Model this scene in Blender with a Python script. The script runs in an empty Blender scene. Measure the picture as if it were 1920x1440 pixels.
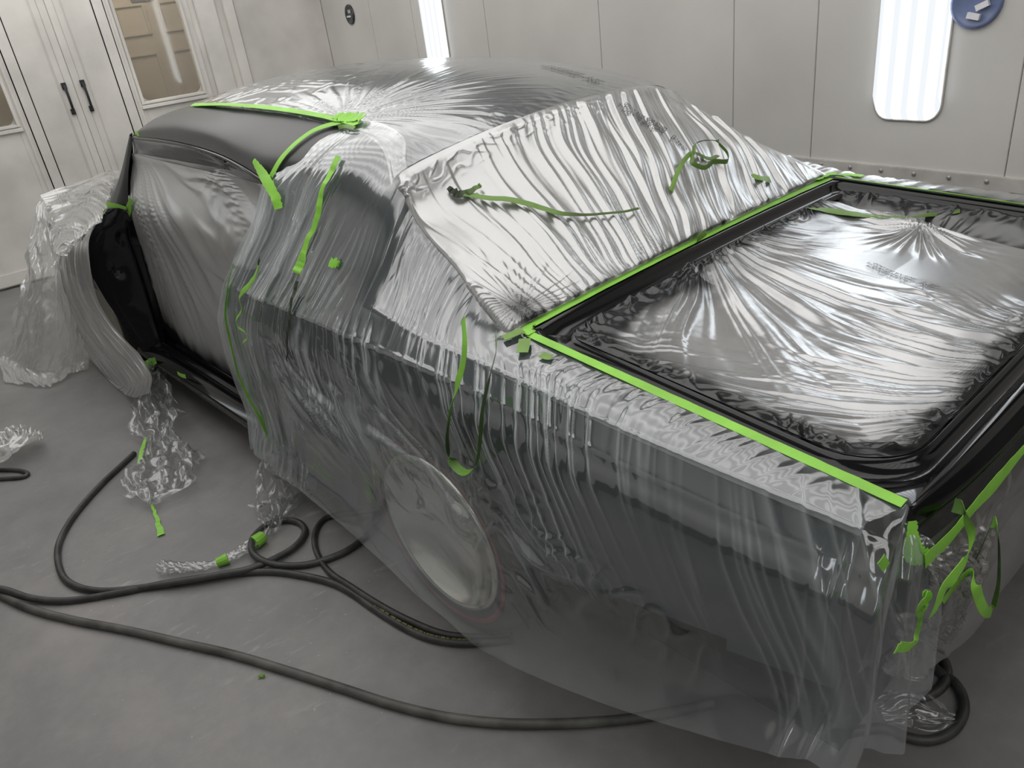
import bpy, bmesh, math, random
import numpy as np
from mathutils import Vector, Matrix
from mathutils.bvhtree import BVHTree

# ------------------------------------------------------------------ camera
SC = bpy.context.scene
COL = SC.collection
FPX = 1442.0                       # focal length in pixels of the 1920 x 1440 frame
EYE = np.array([0.0, 0.0, 1.6])
ROT = np.array([[0.592, -0.306, 0.745], [0.797, 0.361, -0.485], [-0.120, 0.881, 0.457]])
_u, _s, _v = np.linalg.svd(ROT); ROT = _u @ _v
cam = bpy.data.objects.new('camera', bpy.data.cameras.new('camera'))
COL.objects.link(cam)
cam.data.sensor_width = 36.0
cam.data.lens = FPX * 36.0 / 1920.0
cam.data.clip_start = 0.02
M = Matrix(ROT.tolist()).to_4x4(); M.translation = Vector(EYE)
cam.matrix_world = M
SC.camera = cam

# ------------------------------------------------------------------ world, exposure, light levels
W = bpy.data.worlds.new('world'); SC.world = W; W.use_nodes = True
W.node_tree.nodes['Background'].inputs[0].default_value = (0.5, 0.52, 0.55, 1)
W.node_tree.nodes['Background'].inputs[1].default_value = 0.05
SC.view_settings.view_transform = 'Standard'
SC.view_settings.look = 'None'
SC.view_settings.gamma = 1.0
SC.view_settings.use_curve_mapping = False
SC.view_settings.exposure = 0.29
LAMP_WALL = 4.5          # wall fixtures, tube bands of the lens
LAMP_CEIL = 2.1          # unseen ceiling diffusers, added for soft overhead light
LAMP_HALL = 14.0          # fixture in the corridor behind the booth doors

random.seed(7)
# ------------------------------------------------------------------ frames
CA = math.radians(6.5)
EX = np.array([math.cos(CA), math.sin(CA), 0.0])      # car: towards the tail
EN = np.array([-math.sin(CA), math.cos(CA), 0.0])     # car: towards the far wall
CO = EX * -0.30 + EN * 1.725                          # on the floor under the tail, centre line
CAR_M = Matrix.Translation(Vector(CO)) @ Matrix.Rotation(CA, 4, 'Z')

def to_local(P):
    q = np.asarray(P, float) - CO
    return np.stack([q @ EX, q @ EN, np.asarray(P, float)[..., 2]], -1)
def to_world(Q):
    Q = np.asarray(Q, float)
    return CO + Q[..., 0:1] * EX + Q[..., 1:2] * EN + np.concatenate([np.zeros_like(Q[..., :2]), Q[..., 2:3]], -1)
EYE_L = to_local(EYE)
def sight(x, y):
    d = ROT @ np.array([(x - 960) / FPX, -(y - 720) / FPX, -1.0])
    return d / np.linalg.norm(d)
def sight_l(x, y):
    d = sight(x, y); return np.array([d @ EX, d @ EN, d[2]])
def on_floor(x, y, z=0.0):                 # world point of a sight line at height z
    d = sight(x, y); return EYE + d * ((z - EYE[2]) / d[2])
def loc(x, y, ax, val):                    # car-frame point of a sight line on a car-frame plane
    d = sight_l(x, y); return EYE_L + d * ((val - EYE_L[ax]) / d[ax])

# ------------------------------------------------------------------ noise
def _h(ix, iy, seed):
    n = (ix.astype(np.int64) * 374761393 + iy.astype(np.int64) * 668265263 + seed * 1442695041) & 0x7fffffff
    n = ((n ^ (n >> 13)) * 1274126177) & 0x7fffffff
    n = ((n ^ (n >> 16)) * 2246822519) & 0x7fffffff
    return (n & 0xffff) / 65535.0
def perlin(x, y, seed=0):
    x, y = np.broadcast_arrays(np.asarray(x, float), np.asarray(y, float))
    xi = np.floor(x); yi = np.floor(y); fx = x - xi; fy = y - yi
    u = fx * fx * fx * (fx * (fx * 6 - 15) + 10); v = fy * fy * fy * (fy * (fy * 6 - 15) + 10)
    def g(ix, iy, dx, dy):
        a = _h(ix, iy, seed) * 2 * np.pi
        return np.cos(a) * dx + np.sin(a) * dy
    a = g(xi, yi, fx, fy); b = g(xi + 1, yi, fx - 1, fy)
    c = g(xi, yi + 1, fx, fy - 1); d = g(xi + 1, yi + 1, fx - 1, fy - 1)
    return ((a + (b - a) * u) + ((c + (d - c) * u) - (a + (b - a) * u)) * v) * 1.5
def fbm(x, y, seed=0, o=3):
    r = 0; a = 1.0
    for k in range(o):
        r = r + a * perlin(np.asarray(x) * 2 ** k, np.asarray(y) * 2 ** k, seed + k * 17); a *= 0.5
    return r
def ridge(x, y, seed=0, p=3.0, k=2.2):
    return np.exp(-2.0 * p * (perlin(x, y, seed) * k) ** 2)       # rounded crests along the zero lines of the noise
def sstep(a, b, x):
    t = np.clip((np.asarray(x, float) - a) / (b - a), 0, 1); return t * t * (3 - 2 * t)
def gauss(x, c, w): return np.exp(-((np.asarray(x) - c) / w) ** 2)

# ------------------------------------------------------------------ materials
def _mat(name):
    m = bpy.data.materials.new(name); m.use_nodes = True
    nt = m.node_tree; nt.nodes.clear()
    out = nt.nodes.new('ShaderNodeOutputMaterial')
    return m, nt, out
def N(nt, t, **kw):
    n = nt.nodes.new(t)
    for k, v in kw.items():
        if k.startswith('i_'):
            n.inputs[int(k[2:]) if k[2:].isdigit() else k[2:]].default_value = v
        else: setattr(n, k, v)
    return n
def ramp(nt, src, stops):
    r = nt.nodes.new('ShaderNodeValToRGB'); nt.links.new(src, r.inputs[0])
    e = r.color_ramp.elements
    while len(e) > 1: e.remove(e[-1])
    for i, (p, c) in enumerate(stops):
        el = e[0] if i == 0 else e.new(p)
        el.position = p; el.color = (c[0], c[1], c[2], 1) if isinstance(c, (tuple, list)) else (c, c, c, 1)
    return r.outputs[0]
def principled(name, col, rough=0.5, metal=0.0, spec=0.5, coat=0.0, noise=None, bump=0.0, bscale=40.0, coords='Object'):
    m, nt, out = _mat(name)
    p = N(nt, 'ShaderNodeBsdfPrincipled'); nt.links.new(p.outputs[0], out.inputs[0])
    p.inputs['Base Color'].default_value = (*col, 1); p.inputs['Roughness'].default_value = rough
    p.inputs['Metallic'].default_value = metal; p.inputs['Specular IOR Level'].default_value = spec
    p.inputs['Coat Weight'].default_value = coat; p.inputs['Coat Roughness'].default_value = 0.05
    tc = N(nt, 'ShaderNodeTexCoord')
    if noise:
        sc, amt = noise
        n = N(nt, 'ShaderNodeTexNoise'); n.inputs['Scale'].default_value = sc; n.inputs['Detail'].default_value = 6
        nt.links.new(tc.outputs[coords], n.inputs['Vector'])
        c = ramp(nt, n.outputs[0], [(0.3, tuple(x * (1 - amt) for x in col)), (0.7, tuple(min(1, x * (1 + amt)) for x in col))])
        nt.links.new(c, p.inputs['Base Color'])
    if bump:
        n = N(nt, 'ShaderNodeTexNoise'); n.inputs['Scale'].default_value = bscale; n.inputs['Detail'].default_value = 4
        nt.links.new(tc.outputs[coords], n.inputs['Vector'])
        b = N(nt, 'ShaderNodeBump'); b.inputs['Strength'].default_value = bump; b.inputs['Distance'].default_value = 0.01
        nt.links.new(n.outputs[0], b.inputs['Height']); nt.links.new(b.outputs[0], p.inputs['Normal'])
    return m
def film_material(name, haze=0.5, gloss=0.25, rough=0.2, col=(0.6, 0.6, 0.6), fine=0.25, fscale=(60, 4), crumple=0.12, graze=0.75, transl=0.35):
    """thin plastic sheeting: clear + milky scatter + sheen; the 'spray' attribute is black overspray paint lying on it"""
    m, nt, out = _mat(name); L = nt.links.new
    uv = N(nt, 'ShaderNodeUVMap'); uv.uv_map = 'UVMap'
    mp = N(nt, 'ShaderNodeMapping'); mp.inputs['Scale'].default_value = (fscale[0], fscale[1], 1)
    L(uv.outputs[0], mp.inputs['Vector'])
    n1 = N(nt, 'ShaderNodeTexNoise'); n1.inputs['Scale'].default_value = 1.0; n1.inputs['Detail'].default_value = 5; n1.inputs['Roughness'].default_value = 0.6
    L(mp.outputs[0], n1.inputs['Vector'])
    n2 = N(nt, 'ShaderNodeTexVoronoi'); n2.feature = 'F1'; n2.inputs['Scale'].default_value = 28
    tc = N(nt, 'ShaderNodeTexCoord'); wn = N(nt, 'ShaderNodeTexNoise'); wn.inputs['Scale'].default_value = 14
    L(tc.outputs['Object'], wn.inputs['Vector'])
    mixv = N(nt, 'ShaderNodeMix', data_type='VECTOR'); mixv.inputs[0].default_value = 0.12
    L(tc.outputs['Object'], mixv.inputs[4]); L(wn.outputs['Color'], mixv.inputs[5]); L(mixv.outputs[1], n2.inputs['Vector'])
    b1 = N(nt, 'ShaderNodeBump'); b1.inputs['Strength'].default_value = crumple; b1.inputs['Distance'].default_value = 0.012
    L(n2.outputs['Distance'], b1.inputs['Height'])
    b2 = N(nt, 'ShaderNodeBump'); b2.inputs['Strength'].default_value = fine; b2.inputs['Distance'].default_value = 0.008
    L(n1.outputs[0], b2.inputs['Height']); L(b1.outputs[0], b2.inputs['Normal'])
    nrm = b2.outputs[0]
    at = N(nt, 'ShaderNodeAttribute'); at.attribute_name = 'spray'
    cm = N(nt, 'ShaderNodeMix', data_type='RGBA'); cm.inputs[6].default_value = (*col, 1); cm.inputs[7].default_value = (0.008, 0.008, 0.009, 1)
    L(at.outputs['Fac'], cm.inputs[0])
    df = N(nt, 'ShaderNodeBsdfDiffuse'); L(cm.outputs[2], df.inputs[0]); L(nrm, df.inputs['Normal'])
    tr = N(nt, 'ShaderNodeBsdfTranslucent'); L(cm.outputs[2], tr.inputs[0]); L(nrm, tr.inputs['Normal'])
    ms = N(nt, 'ShaderNodeMixShader'); ms.inputs[0].default_value = transl
    L(df.outputs[0], ms.inputs[1]); L(tr.outputs[0], ms.inputs[2])
    tp = N(nt, 'ShaderNodeBsdfTransparent'); tp.inputs[0].default_value = (0.95, 0.96, 0.96, 1)
    mk = N(nt, 'ShaderNodeAttribute'); mk.attribute_name = 'milk'
    h0 = N(nt, 'ShaderNodeMath', operation='ADD'); h0.inputs[0].default_value = haze; h0.use_clamp = True; L(mk.outputs['Fac'], h0.inputs[1])
    hz = N(nt, 'ShaderNodeMath', operation='MAXIMUM'); L(h0.outputs[0], hz.inputs[0]); L(at.outputs['Fac'], hz.inputs[1])
    m1 = N(nt, 'ShaderNodeMixShader'); L(hz.outputs[0], m1.inputs[0]); L(tp.outputs[0], m1.inputs[1]); L(ms.outputs[0], m1.inputs[2])
    lw = N(nt, 'ShaderNodeLayerWeight'); lw.inputs[0].default_value = 0.5; L(nrm, lw.inputs['Normal'])
    pw = N(nt, 'ShaderNodeMath', operation='POWER'); L(lw.outputs['Facing'], pw.inputs[0]); pw.inputs[1].default_value = 3.0
    mr = N(nt, 'ShaderNodeMapRange'); L(pw.outputs[0], mr.inputs[0]); mr.inputs[3].default_value = gloss; mr.inputs[4].default_value = graze
    gl = N(nt, 'ShaderNodeBsdfGlossy'); gl.inputs['Color'].default_value = (0.95, 0.96, 0.97, 1); gl.inputs['Roughness'].default_value = rough; L(nrm, gl.inputs['Normal'])
    sg = N(nt, 'ShaderNodeMapRange'); L(at.outputs['Fac'], sg.inputs[0]); sg.inputs[3].default_value = 1.0; sg.inputs[4].default_value = 0.16
    gm = N(nt, 'ShaderNodeMath', operation='MULTIPLY'); L(mr.outputs[0], gm.inputs[0]); L(sg.outputs[0], gm.inputs[1])
    m2 = N(nt, 'ShaderNodeMixShader'); L(gm.outputs[0], m2.inputs[0]); L(m1.outputs[0], m2.inputs[1]); L(gl.outputs[0], m2.inputs[2])
    L(m2.outputs[0], out.inputs[0])
    return m

MT = {}
MT['wall'] = principled('booth_wall_enamel', (0.60, 0.588, 0.565), 0.42, noise=(1.3, 0.10), bump=0.03, bscale=60)
MT['door'] = principled('booth_door_enamel', (0.72, 0.70, 0.66), 0.45, noise=(1.8, 0.19), bump=0.04, bscale=30)
MT['trim'] = principled('trim_enamel', (0.50, 0.485, 0.46), 0.45, noise=(9, 0.16), bump=0.05, bscale=40)
MT['gap'] = principled('dark_seam_backing', (0.10, 0.10, 0.10), 0.8, noise=(20, 0.2))  # dark backing that shows in the joints between the wall panels
MT['ceiling'] = principled('ceiling_enamel', (0.70, 0.69, 0.66), 0.5, noise=(2, 0.05))
MT['lower'] = principled('lower_wall_dark', (0.12, 0.115, 0.11), 0.6, noise=(3, 0.2))  # lower band given a far darker tone than the wall panels
MT['black'] = principled('black_gloss_paint', (0.004, 0.004, 0.005), 0.10, spec=0.38, coat=0.05, noise=(3, 0.2))
MT['satin'] = principled('satin_black_paint', (0.022, 0.023, 0.025), 0.34, spec=0.55, noise=(2, 0.12))
MT['primer'] = principled('slate_body_paint', (0.040, 0.050, 0.058), 0.16, spec=0.4, noise=(2, 0.1))
MT['jamb'] = principled('wet_black_jamb_paint', (0.003, 0.0035, 0.006), 0.14, spec=0.45, coat=0.1, noise=(5, 0.2), bump=0.05, bscale=14)
MT['dark'] = principled('dark_underside', (0.012, 0.012, 0.012), 0.8, noise=(5, 0.3))
MT['tyre'] = principled('tyre_rubber', (0.02, 0.02, 0.02), 0.6, noise=(30, 0.2))
MT['redline'] = principled('red_sidewall_stripe', (0.20, 0.035, 0.04), 0.5, noise=(20, 0.15))
MT['chrome'] = principled('brushed_wheel_metal', (0.78, 0.77, 0.72), 0.20, metal=1.0, noise=(3, 0.06), bump=0.06, bscale=6)
MT['hose'] = principled('black_rubber_hose', (0.040, 0.040, 0.040), 0.45, noise=(18, 0.5), bump=0.10, bscale=60)
MT['hose_dusty'] = principled('dusty_rubber_hose', (0.085, 0.085, 0.078), 0.55, noise=(14, 0.45), bump=0.12, bscale=60)
MT['iron'] = principled('black_iron_handle', (0.02, 0.02, 0.024), 0.4, noise=(30, 0.2))
MT['steel'] = principled('bolt_steel', (0.40, 0.39, 0.38), 0.4, metal=0.6, noise=(30, 0.2))
MT['browndoor'] = principled('brown_door_paint', (0.36, 0.31, 0.245), 0.5, noise=(3, 0.06))
MT['sign'] = principled('grey_sign_plastic', (0.10, 0.10, 0.10), 0.4, noise=(40, 0.1))
MT['signink'] = principled('pale_sign_marks', (0.45, 0.45, 0.43), 0.5, noise=(30, 0.1))
MT['ink'] = principled('grey_print_ink', (0.045, 0.045, 0.045), 0.5, noise=(30, 0.15))
MT['gauge'] = principled('dark_gauge_bowl', (0.05, 0.055, 0.06), 0.25, noise=(30, 0.7))
MT['bluebowl'] = principled('blue_grey_plastic', (0.14, 0.18, 0.32), 0.3, noise=(12, 0.2))
MT['whiteplastic'] = principled('white_plastic', (0.75, 0.75, 0.78), 0.4, noise=(20, 0.08))

def tape_mat(name, col, dark=0.0):
    m, nt, out = _mat(name); L = nt.links.new
    tc = N(nt, 'ShaderNodeTexCoord'); n = N(nt, 'ShaderNodeTexNoise'); n.inputs['Scale'].default_value = 14; n.inputs['Detail'].default_value = 4
    L(tc.outputs['Object'], n.inputs['Vector'])
    c = ramp(nt, n.outputs[0], [(0.25, tuple(x * 0.82 for x in col)), (0.75, tuple(min(1, x * 1.12) for x in col))])
    mx = N(nt, 'ShaderNodeMix', data_type='RGBA'); L(c, mx.inputs[6]); mx.inputs[7].default_value = (0.01, 0.012, 0.01, 1)
    at = N(nt, 'ShaderNodeAttribute'); at.attribute_name = 'spray'
    L(at.outputs['Fac'], mx.inputs[0])
    p = N(nt, 'ShaderNodeBsdfPrincipled'); p.inputs['Roughness'].default_value = 0.45
    L(mx.outputs[2], p.inputs['Base Color'])
    w = N(nt, 'ShaderNodeTexNoise'); w.inputs['Scale'].default_value = 220; L(tc.outputs['Object'], w.inputs['Vector'])
    b = N(nt, 'ShaderNodeBump'); b.inputs['Strength'].default_value = 0.15; b.inputs['Distance'].default_value = 0.003
    L(w.outputs[0], b.inputs['Height']); L(b.outputs[0], p.inputs['Normal'])
    tl = N(nt, 'ShaderNodeBsdfTranslucent'); L(mx.outputs[2], tl.inputs[0])
    ms = N(nt, 'ShaderNodeMixShader'); ms.inputs[0].default_value = 0.18; L(p.outputs[0], ms.inputs[1]); L(tl.outputs[0], ms.inputs[2])
    L(ms.outputs[0], out.inputs[0]); return m
MT['tape'] = tape_mat('green_masking_tape', (0.32, 0.72, 0.085))
MT['tape_dull'] = tape_mat('dull_green_masking_tape', (0.20, 0.36, 0.07))
MT['slit_tape_black'] = tape_mat('slit_shade_and_black_tape', (0.02, 0.035, 0.015))  # near-black; also serves as the shade inside the torn film slit

def emit_mat(name, col, strength):
    m, nt, out = _mat(name); e = N(nt, 'ShaderNodeEmission'); e.inputs[0].default_value = (*col, 1); e.inputs[1].default_value = strength
    nt.links.new(e.outputs[0], out.inputs[0]); return m
def lens_mat(name, strength, axis, period, lo=0.80, col=(0.91, 0.96, 1.0)):
    m, nt, out = _mat(name); L = nt.links.new
    tc = N(nt, 'ShaderNodeTexCoord'); sp = N(nt, 'ShaderNodeSeparateXYZ'); L(tc.outputs['Object'], sp.inputs[0])
    a = N(nt, 'ShaderNodeMath', operation='MULTIPLY'); L(sp.outputs[axis], a.inputs[0]); a.inputs[1].default_value = 2 * math.pi / period
    c = N(nt, 'ShaderNodeMath', operation='COSINE'); L(a.outputs[0], c.inputs[0])
    mr = N(nt, 'ShaderNodeMapRange'); L(c.outputs[0], mr.inputs[0]); mr.inputs[1].default_value = 0.55; mr.inputs[2].default_value = -1.0; mr.interpolation_type = 'SMOOTHSTEP'
    mr.inputs[3].default_value = lo; mr.inputs[4].default_value = strength
    e = N(nt, 'ShaderNodeEmission'); e.inputs[0].default_value = (*col, 1); L(mr.outputs[0], e.inputs[1]); L(e.outputs[0], out.inputs[0]); return m

# films: roof and quarter cling to dark paint, the others are milky
MT['f_roof'] = film_material('clinging_film', haze=0.06, gloss=0.085, rough=0.16, col=(0.6, 0.62, 0.64), fine=0.02, fscale=(30, 2), crumple=0.0, graze=0.95)
MT['f_side'] = film_material('pleated_film', haze=0.045, gloss=0.14, rough=0.09, col=(0.56, 0.62, 0.64), fine=0.02, fscale=(70, 0.8), crumple=0.0, graze=0.9)
MT['f_window'] = film_material('silvery_film', haze=0.60, gloss=0.36, rough=0.26, col=(0.43, 0.43, 0.42), fine=0.10, fscale=(70, 1.5), crumple=0.010)
MT['f_trunk'] = film_material('silver_film', haze=0.55, gloss=0.38, rough=0.27, col=(0.34, 0.34, 0.34), fine=0.06, fscale=(40, 2), crumple=0.010)
MT['f_door'] = film_material('grey_door_film', haze=0.75, gloss=0.20, rough=0.27, col=(0.55, 0.545, 0.54), fine=0.08, fscale=(60, 1.5), crumple=0.008)
MT['f_tail'] = film_material('smoky_film', haze=0.32, gloss=0.14, rough=0.22, col=(0.42, 0.405, 0.38), fine=0.04, fscale=(30, 2), crumple=0.005)
MT['f_clear'] = film_material('milky_clear_film', haze=0.52, gloss=0.18, rough=0.16, col=(0.86, 0.85, 0.82), fine=0.12, fscale=(16, 5), crumple=0.12, transl=0.5)
MT['f_scrap'] = film_material('crumpled_clear_film', haze=0.14, gloss=0.13, rough=0.13, col=(0.6, 0.59, 0.57), fine=0.1, fscale=(20, 8), crumple=0.12, transl=0.5)

def floor_mat():
    m, nt, out = _mat('painted_concrete'); L = nt.links.new
    tc = N(nt, 'ShaderNodeTexCoord')
    p = N(nt, 'ShaderNodeBsdfPrincipled')
    n1 = N(nt, 'ShaderNodeTexNoise'); n1.inputs['Scale'].default_value = 2.2; n1.inputs['Detail'].default_value = 9; n1.inputs['Roughness'].default_value = 0.68
    L(tc.outputs['Object'], n1.inputs['Vector'])
    base = ramp(nt, n1.outputs[0], [(0.28, (0.148, 0.147, 0.149)), (0.5, (0.202, 0.198, 0.198)), (0.72, (0.272, 0.262, 0.257))])
    # dusty scuffs, short brushed streaks
    mp = N(nt, 'ShaderNodeMapping'); mp.inputs['Rotation'].default_value = (0, 0, 0.7); mp.inputs['Scale'].default_value = (26, 7, 1); L(tc.outputs['Object'], mp.inputs['Vector'])
    n2 = N(nt, 'ShaderNodeTexNoise'); n2.inputs['Scale'].default_value = 1.0; n2.inputs['Detail'].default_value = 5; n2.inputs['Roughness'].default_value = 0.7; L(mp.outputs[0], n2.inputs['Vector'])
    st = ramp(nt, n2.outputs[0], [(0.58, 0.0), (0.76, 0.6)])
    n3 = N(nt, 'ShaderNodeTexNoise'); n3.inputs['Scale'].default_value = 2.6; n3.inputs['Detail'].default_value = 3; L(tc.outputs['Object'], n3.inputs['Vector'])
    ms = ramp(nt, n3.outputs[0], [(0.48, 0.0), (0.66, 1.0)])
    mu = N(nt, 'ShaderNodeMath', operation='MULTIPLY'); L(st, mu.inputs[0]); L(ms, mu.inputs[1])
    mx = N(nt, 'ShaderNodeMix', data_type='RGBA'); L(mu.outputs[0], mx.inputs[0]); L(base, mx.inputs[6]); mx.inputs[7].default_value = (0.44, 0.43, 0.41, 1)
    # fine specks of dried overspray
    v = N(nt, 'ShaderNodeTexVoronoi'); v.inputs['Scale'].default_value = 26; L(tc.outputs['Object'], v.inputs['Vector'])
    sp = ramp(nt, v.outputs['Distance'], [(0.035, 0.7), (0.06, 0.0)])
    mu2 = N(nt, 'ShaderNodeMath', operation='MULTIPLY'); L(sp, mu2.inputs[0]); L(ms, mu2.inputs[1])
    mx2 = N(nt, 'ShaderNodeMix', data_type='RGBA'); L(mu2.outputs[0], mx2.inputs[0]); L(mx.outputs[2], mx2.inputs[6]); mx2.inputs[7].default_value = (0.66, 0.65, 0.63, 1)
    L(mx2.outputs[2], p.inputs['Base Color'])
    rr = ramp(nt, n1.outputs[0], [(0.3, 0.42), (0.7, 0.56)]); L(rr, p.inputs['Roughness'])
    b = N(nt, 'ShaderNodeBump'); b.inputs['Strength'].default_value = 0.08; b.inputs['Distance'].default_value = 0.01; L(n2.outputs[0], b.inputs['Height']); L(b.outputs[0], p.inputs['Normal'])
    L(p.outputs[0], out.inputs[0]); return m
MT['floor'] = floor_mat()
def glass_mat():
    m, nt, out = _mat('window_glass'); L = nt.links.new
    t = N(nt, 'ShaderNodeBsdfTransparent'); t.inputs[0].default_value = (0.86, 0.86, 0.84, 1)
    g = N(nt, 'ShaderNodeBsdfGlossy'); g.inputs['Roughness'].default_value = 0.04
    d = N(nt, 'ShaderNodeBsdfDiffuse'); d.inputs[0].default_value = (0.5, 0.5, 0.48, 1)
    a = N(nt, 'ShaderNodeMixShader'); a.inputs[0].default_value = 0.10; L(t.outputs[0], a.inputs[1]); L(d.outputs[0], a.inputs[2])
    b = N(nt, 'ShaderNodeMixShader'); b.inputs[0].default_value = 0.10; L(a.outputs[0], b.inputs[1]); L(g.outputs[0], b.inputs[2])
    L(b.outputs[0], out.inputs[0]); return m
MT['glass'] = glass_mat()

# ------------------------------------------------------------------ object helpers
def tag(o, label=None, cat=None, group=None, kind=None):
    if label: o['label'] = label
    if cat: o['category'] = cat
    if group: o['group'] = group
    if kind: o['kind'] = kind
    return o
def link(o, parent=None):
    COL.objects.link(o)
    if parent is not None: o.parent = parent
    return o
def empty(name, wloc=(0, 0, 0), rz=0.0):
    o = bpy.data.objects.new(name, None); o.empty_display_size = 0.1
    COL.objects.link(o); o.location = tuple(float(c) for c in wloc); o.rotation_euler = (0, 0, rz); return o
def smooth_mesh(me):
    me.polygons.foreach_set('use_smooth', np.ones(len(me.polygons), dtype=bool))
def finish(name, me, mat, parent=None, frame=None, smooth=False):
    """frame 'car': vertices are in the car frame. Top-level objects get their origin at their own foot."""
    me.materials.append(mat if not isinstance(mat, str) else MT[mat])
    if smooth: smooth_mesh(me)
    o = bpy.data.objects.new(name, me); link(o, parent)
    if parent is None:
        co = np.empty(len(me.vertices) * 3); me.vertices.foreach_get('co', co); co = co.reshape(-1, 3)
        c = np.array([(co[:, 0].min() + co[:, 0].max()) / 2, (co[:, 1].min() + co[:, 1].max()) / 2, co[:, 2].min()])
        me.vertices.foreach_set('co', (co - c).ravel()); me.update()
        if frame == 'car':
            o.location = Vector(to_world(c)); o.rotation_euler = (0, 0, CA)
        else: o.location = Vector(c)
    return o
def mesh_py(name, verts, faces):
    me = bpy.data.meshes.new(name); me.from_pydata([tuple(map(float, v)) for v in verts], [], faces); me.update(); return me
def obj(name, verts, faces, mat, parent=None, frame=None, smooth=False):
    return finish(name, mesh_py(name, verts, faces), mat, parent, frame, smooth)
def box_vf(c0, c1):
    (x0, y0, z0), (x1, y1, z1) = c0, c1
    v = [(x0, y0, z0), (x1, y0, z0), (x1, y1, z0), (x0, y1, z0), (x0, y0, z1), (x1, y0, z1), (x1, y1, z1), (x0, y1, z1)]
    return v, [(0, 3, 2, 1), (4, 5, 6, 7), (0, 1, 5, 4), (1, 2, 6, 5), (2, 3, 7, 6), (3, 0, 4, 7)]
class MB:
    def __init__(s): s.v = []; s.f = []
    def add(s, v, f):
        n = len(s.v); s.v += [tuple(map(float, p)) for p in v]; s.f += [tuple(i + n for i in q) for q in f]; return s
    def box(s, c0, c1): return s.add(*box_vf(c0, c1))
    def tube(s, pts, r, seg=10, caps=True):
        v, f = tube_vf(pts, r, seg, caps); return s.add(v, f)
    def build(s, name, mat, parent=None, frame=None, smooth=False): return obj(name, s.v, s.f, mat, parent, frame, smooth)
def bevel_box(name, c0, c1, mat, parent=None, frame=None, r=0.004):
    bm = bmesh.new(); v, f = box_vf(c0, c1); bv = [bm.verts.new(p) for p in v]
    for q in f: bm.faces.new([bv[i] for i in q])
    bmesh.ops.bevel(bm, geom=list(bm.edges), offset=r, segments=2, affect='EDGES', clamp_overlap=True)
    me = bpy.data.meshes.new(name); bm.to_mesh(me); bm.free(); return finish(name, me, mat, parent, frame)
def tube_vf(pts, r, seg=10, caps=True):
    P = np.asarray(pts, float); n = len(P); R = np.broadcast_to(np.asarray(r, float), (n,))
    T = np.gradient(P, axis=0); T /= np.linalg.norm(T, axis=1)[:, None] + 1e-12
    up = np.array([0, 0, 1.0]); v = []
    if abs(T[0] @ up) > 0.9: up = np.array([1.0, 0, 0])
    a = np.cross(T[0], up); a /= np.linalg.norm(a)
    for i in range(n):
        a = a - T[i] * (a @ T[i]); a /= np.linalg.norm(a) + 1e-12; b = np.cross(T[i], a)
        for k in range(seg):
            q = 2 * math.pi * k / seg; v.append(P[i] + R[i] * (math.cos(q) * a + math.sin(q) * b))
    f = []
    for i in range(n - 1):
        for k in range(seg):
            f.append((i * seg + k, i * seg + (k + 1) % seg, (i + 1) * seg + (k + 1) % seg, (i + 1) * seg + k))
    if caps: f.append(tuple(range(seg - 1, -1, -1))); f.append(tuple((n - 1) * seg + k for k in range(seg)))
    return v, f
def cr(P, n):
    """Catmull-Rom through the rows of P (any trailing shape) -> n samples"""
    P = np.asarray(P, float); k = len(P)
    Q = np.concatenate([(2 * P[0] - P[1])[None], P, (2 * P[-1] - P[-2])[None]])
    t = np.linspace(0, k - 1, n); i = np.minimum(t.astype(int), k - 2); f = (t - i).reshape((-1,) + (1,) * (P.ndim - 1))
    a, b, c, d = Q[i], Q[i + 1], Q[i + 2], Q[i + 3]
    return 0.5 * (2 * b + (c - a) * f + (2 * a - 5 * b + 4 * c - d) * f ** 2 + (3 * b - a - 3 * c + d) * f ** 3)
def net(ctrl, nu, nv):
    C = np.asarray(ctrl, float)                       # (stations, points, 3)
    A = cr(C, nu)                                     # along stations
    return np.swapaxes(cr(np.swapaxes(A, 0, 1), nv), 0, 1)
def arclen(P, axis):
    d = np.linalg.norm(np.diff(P, axis=axis), axis=-1)
    z = np.zeros_like(np.take(d, [0], axis=axis)); return np.concatenate([z, np.cumsum(d, axis=axis)], axis=axis)
def normals(P, flip=False):
    n = np.cross(np.gradient(P, axis=0), np.gradient(P, axis=1)); n /= np.linalg.norm(n, axis=-1, keepdims=True) + 1e-12
    return -n if flip else n
def toward(Nn, P, target):
    s = np.sign(np.mean(np.sum(Nn * (np.asarray(target) - P), -1))); return Nn * s
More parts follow.
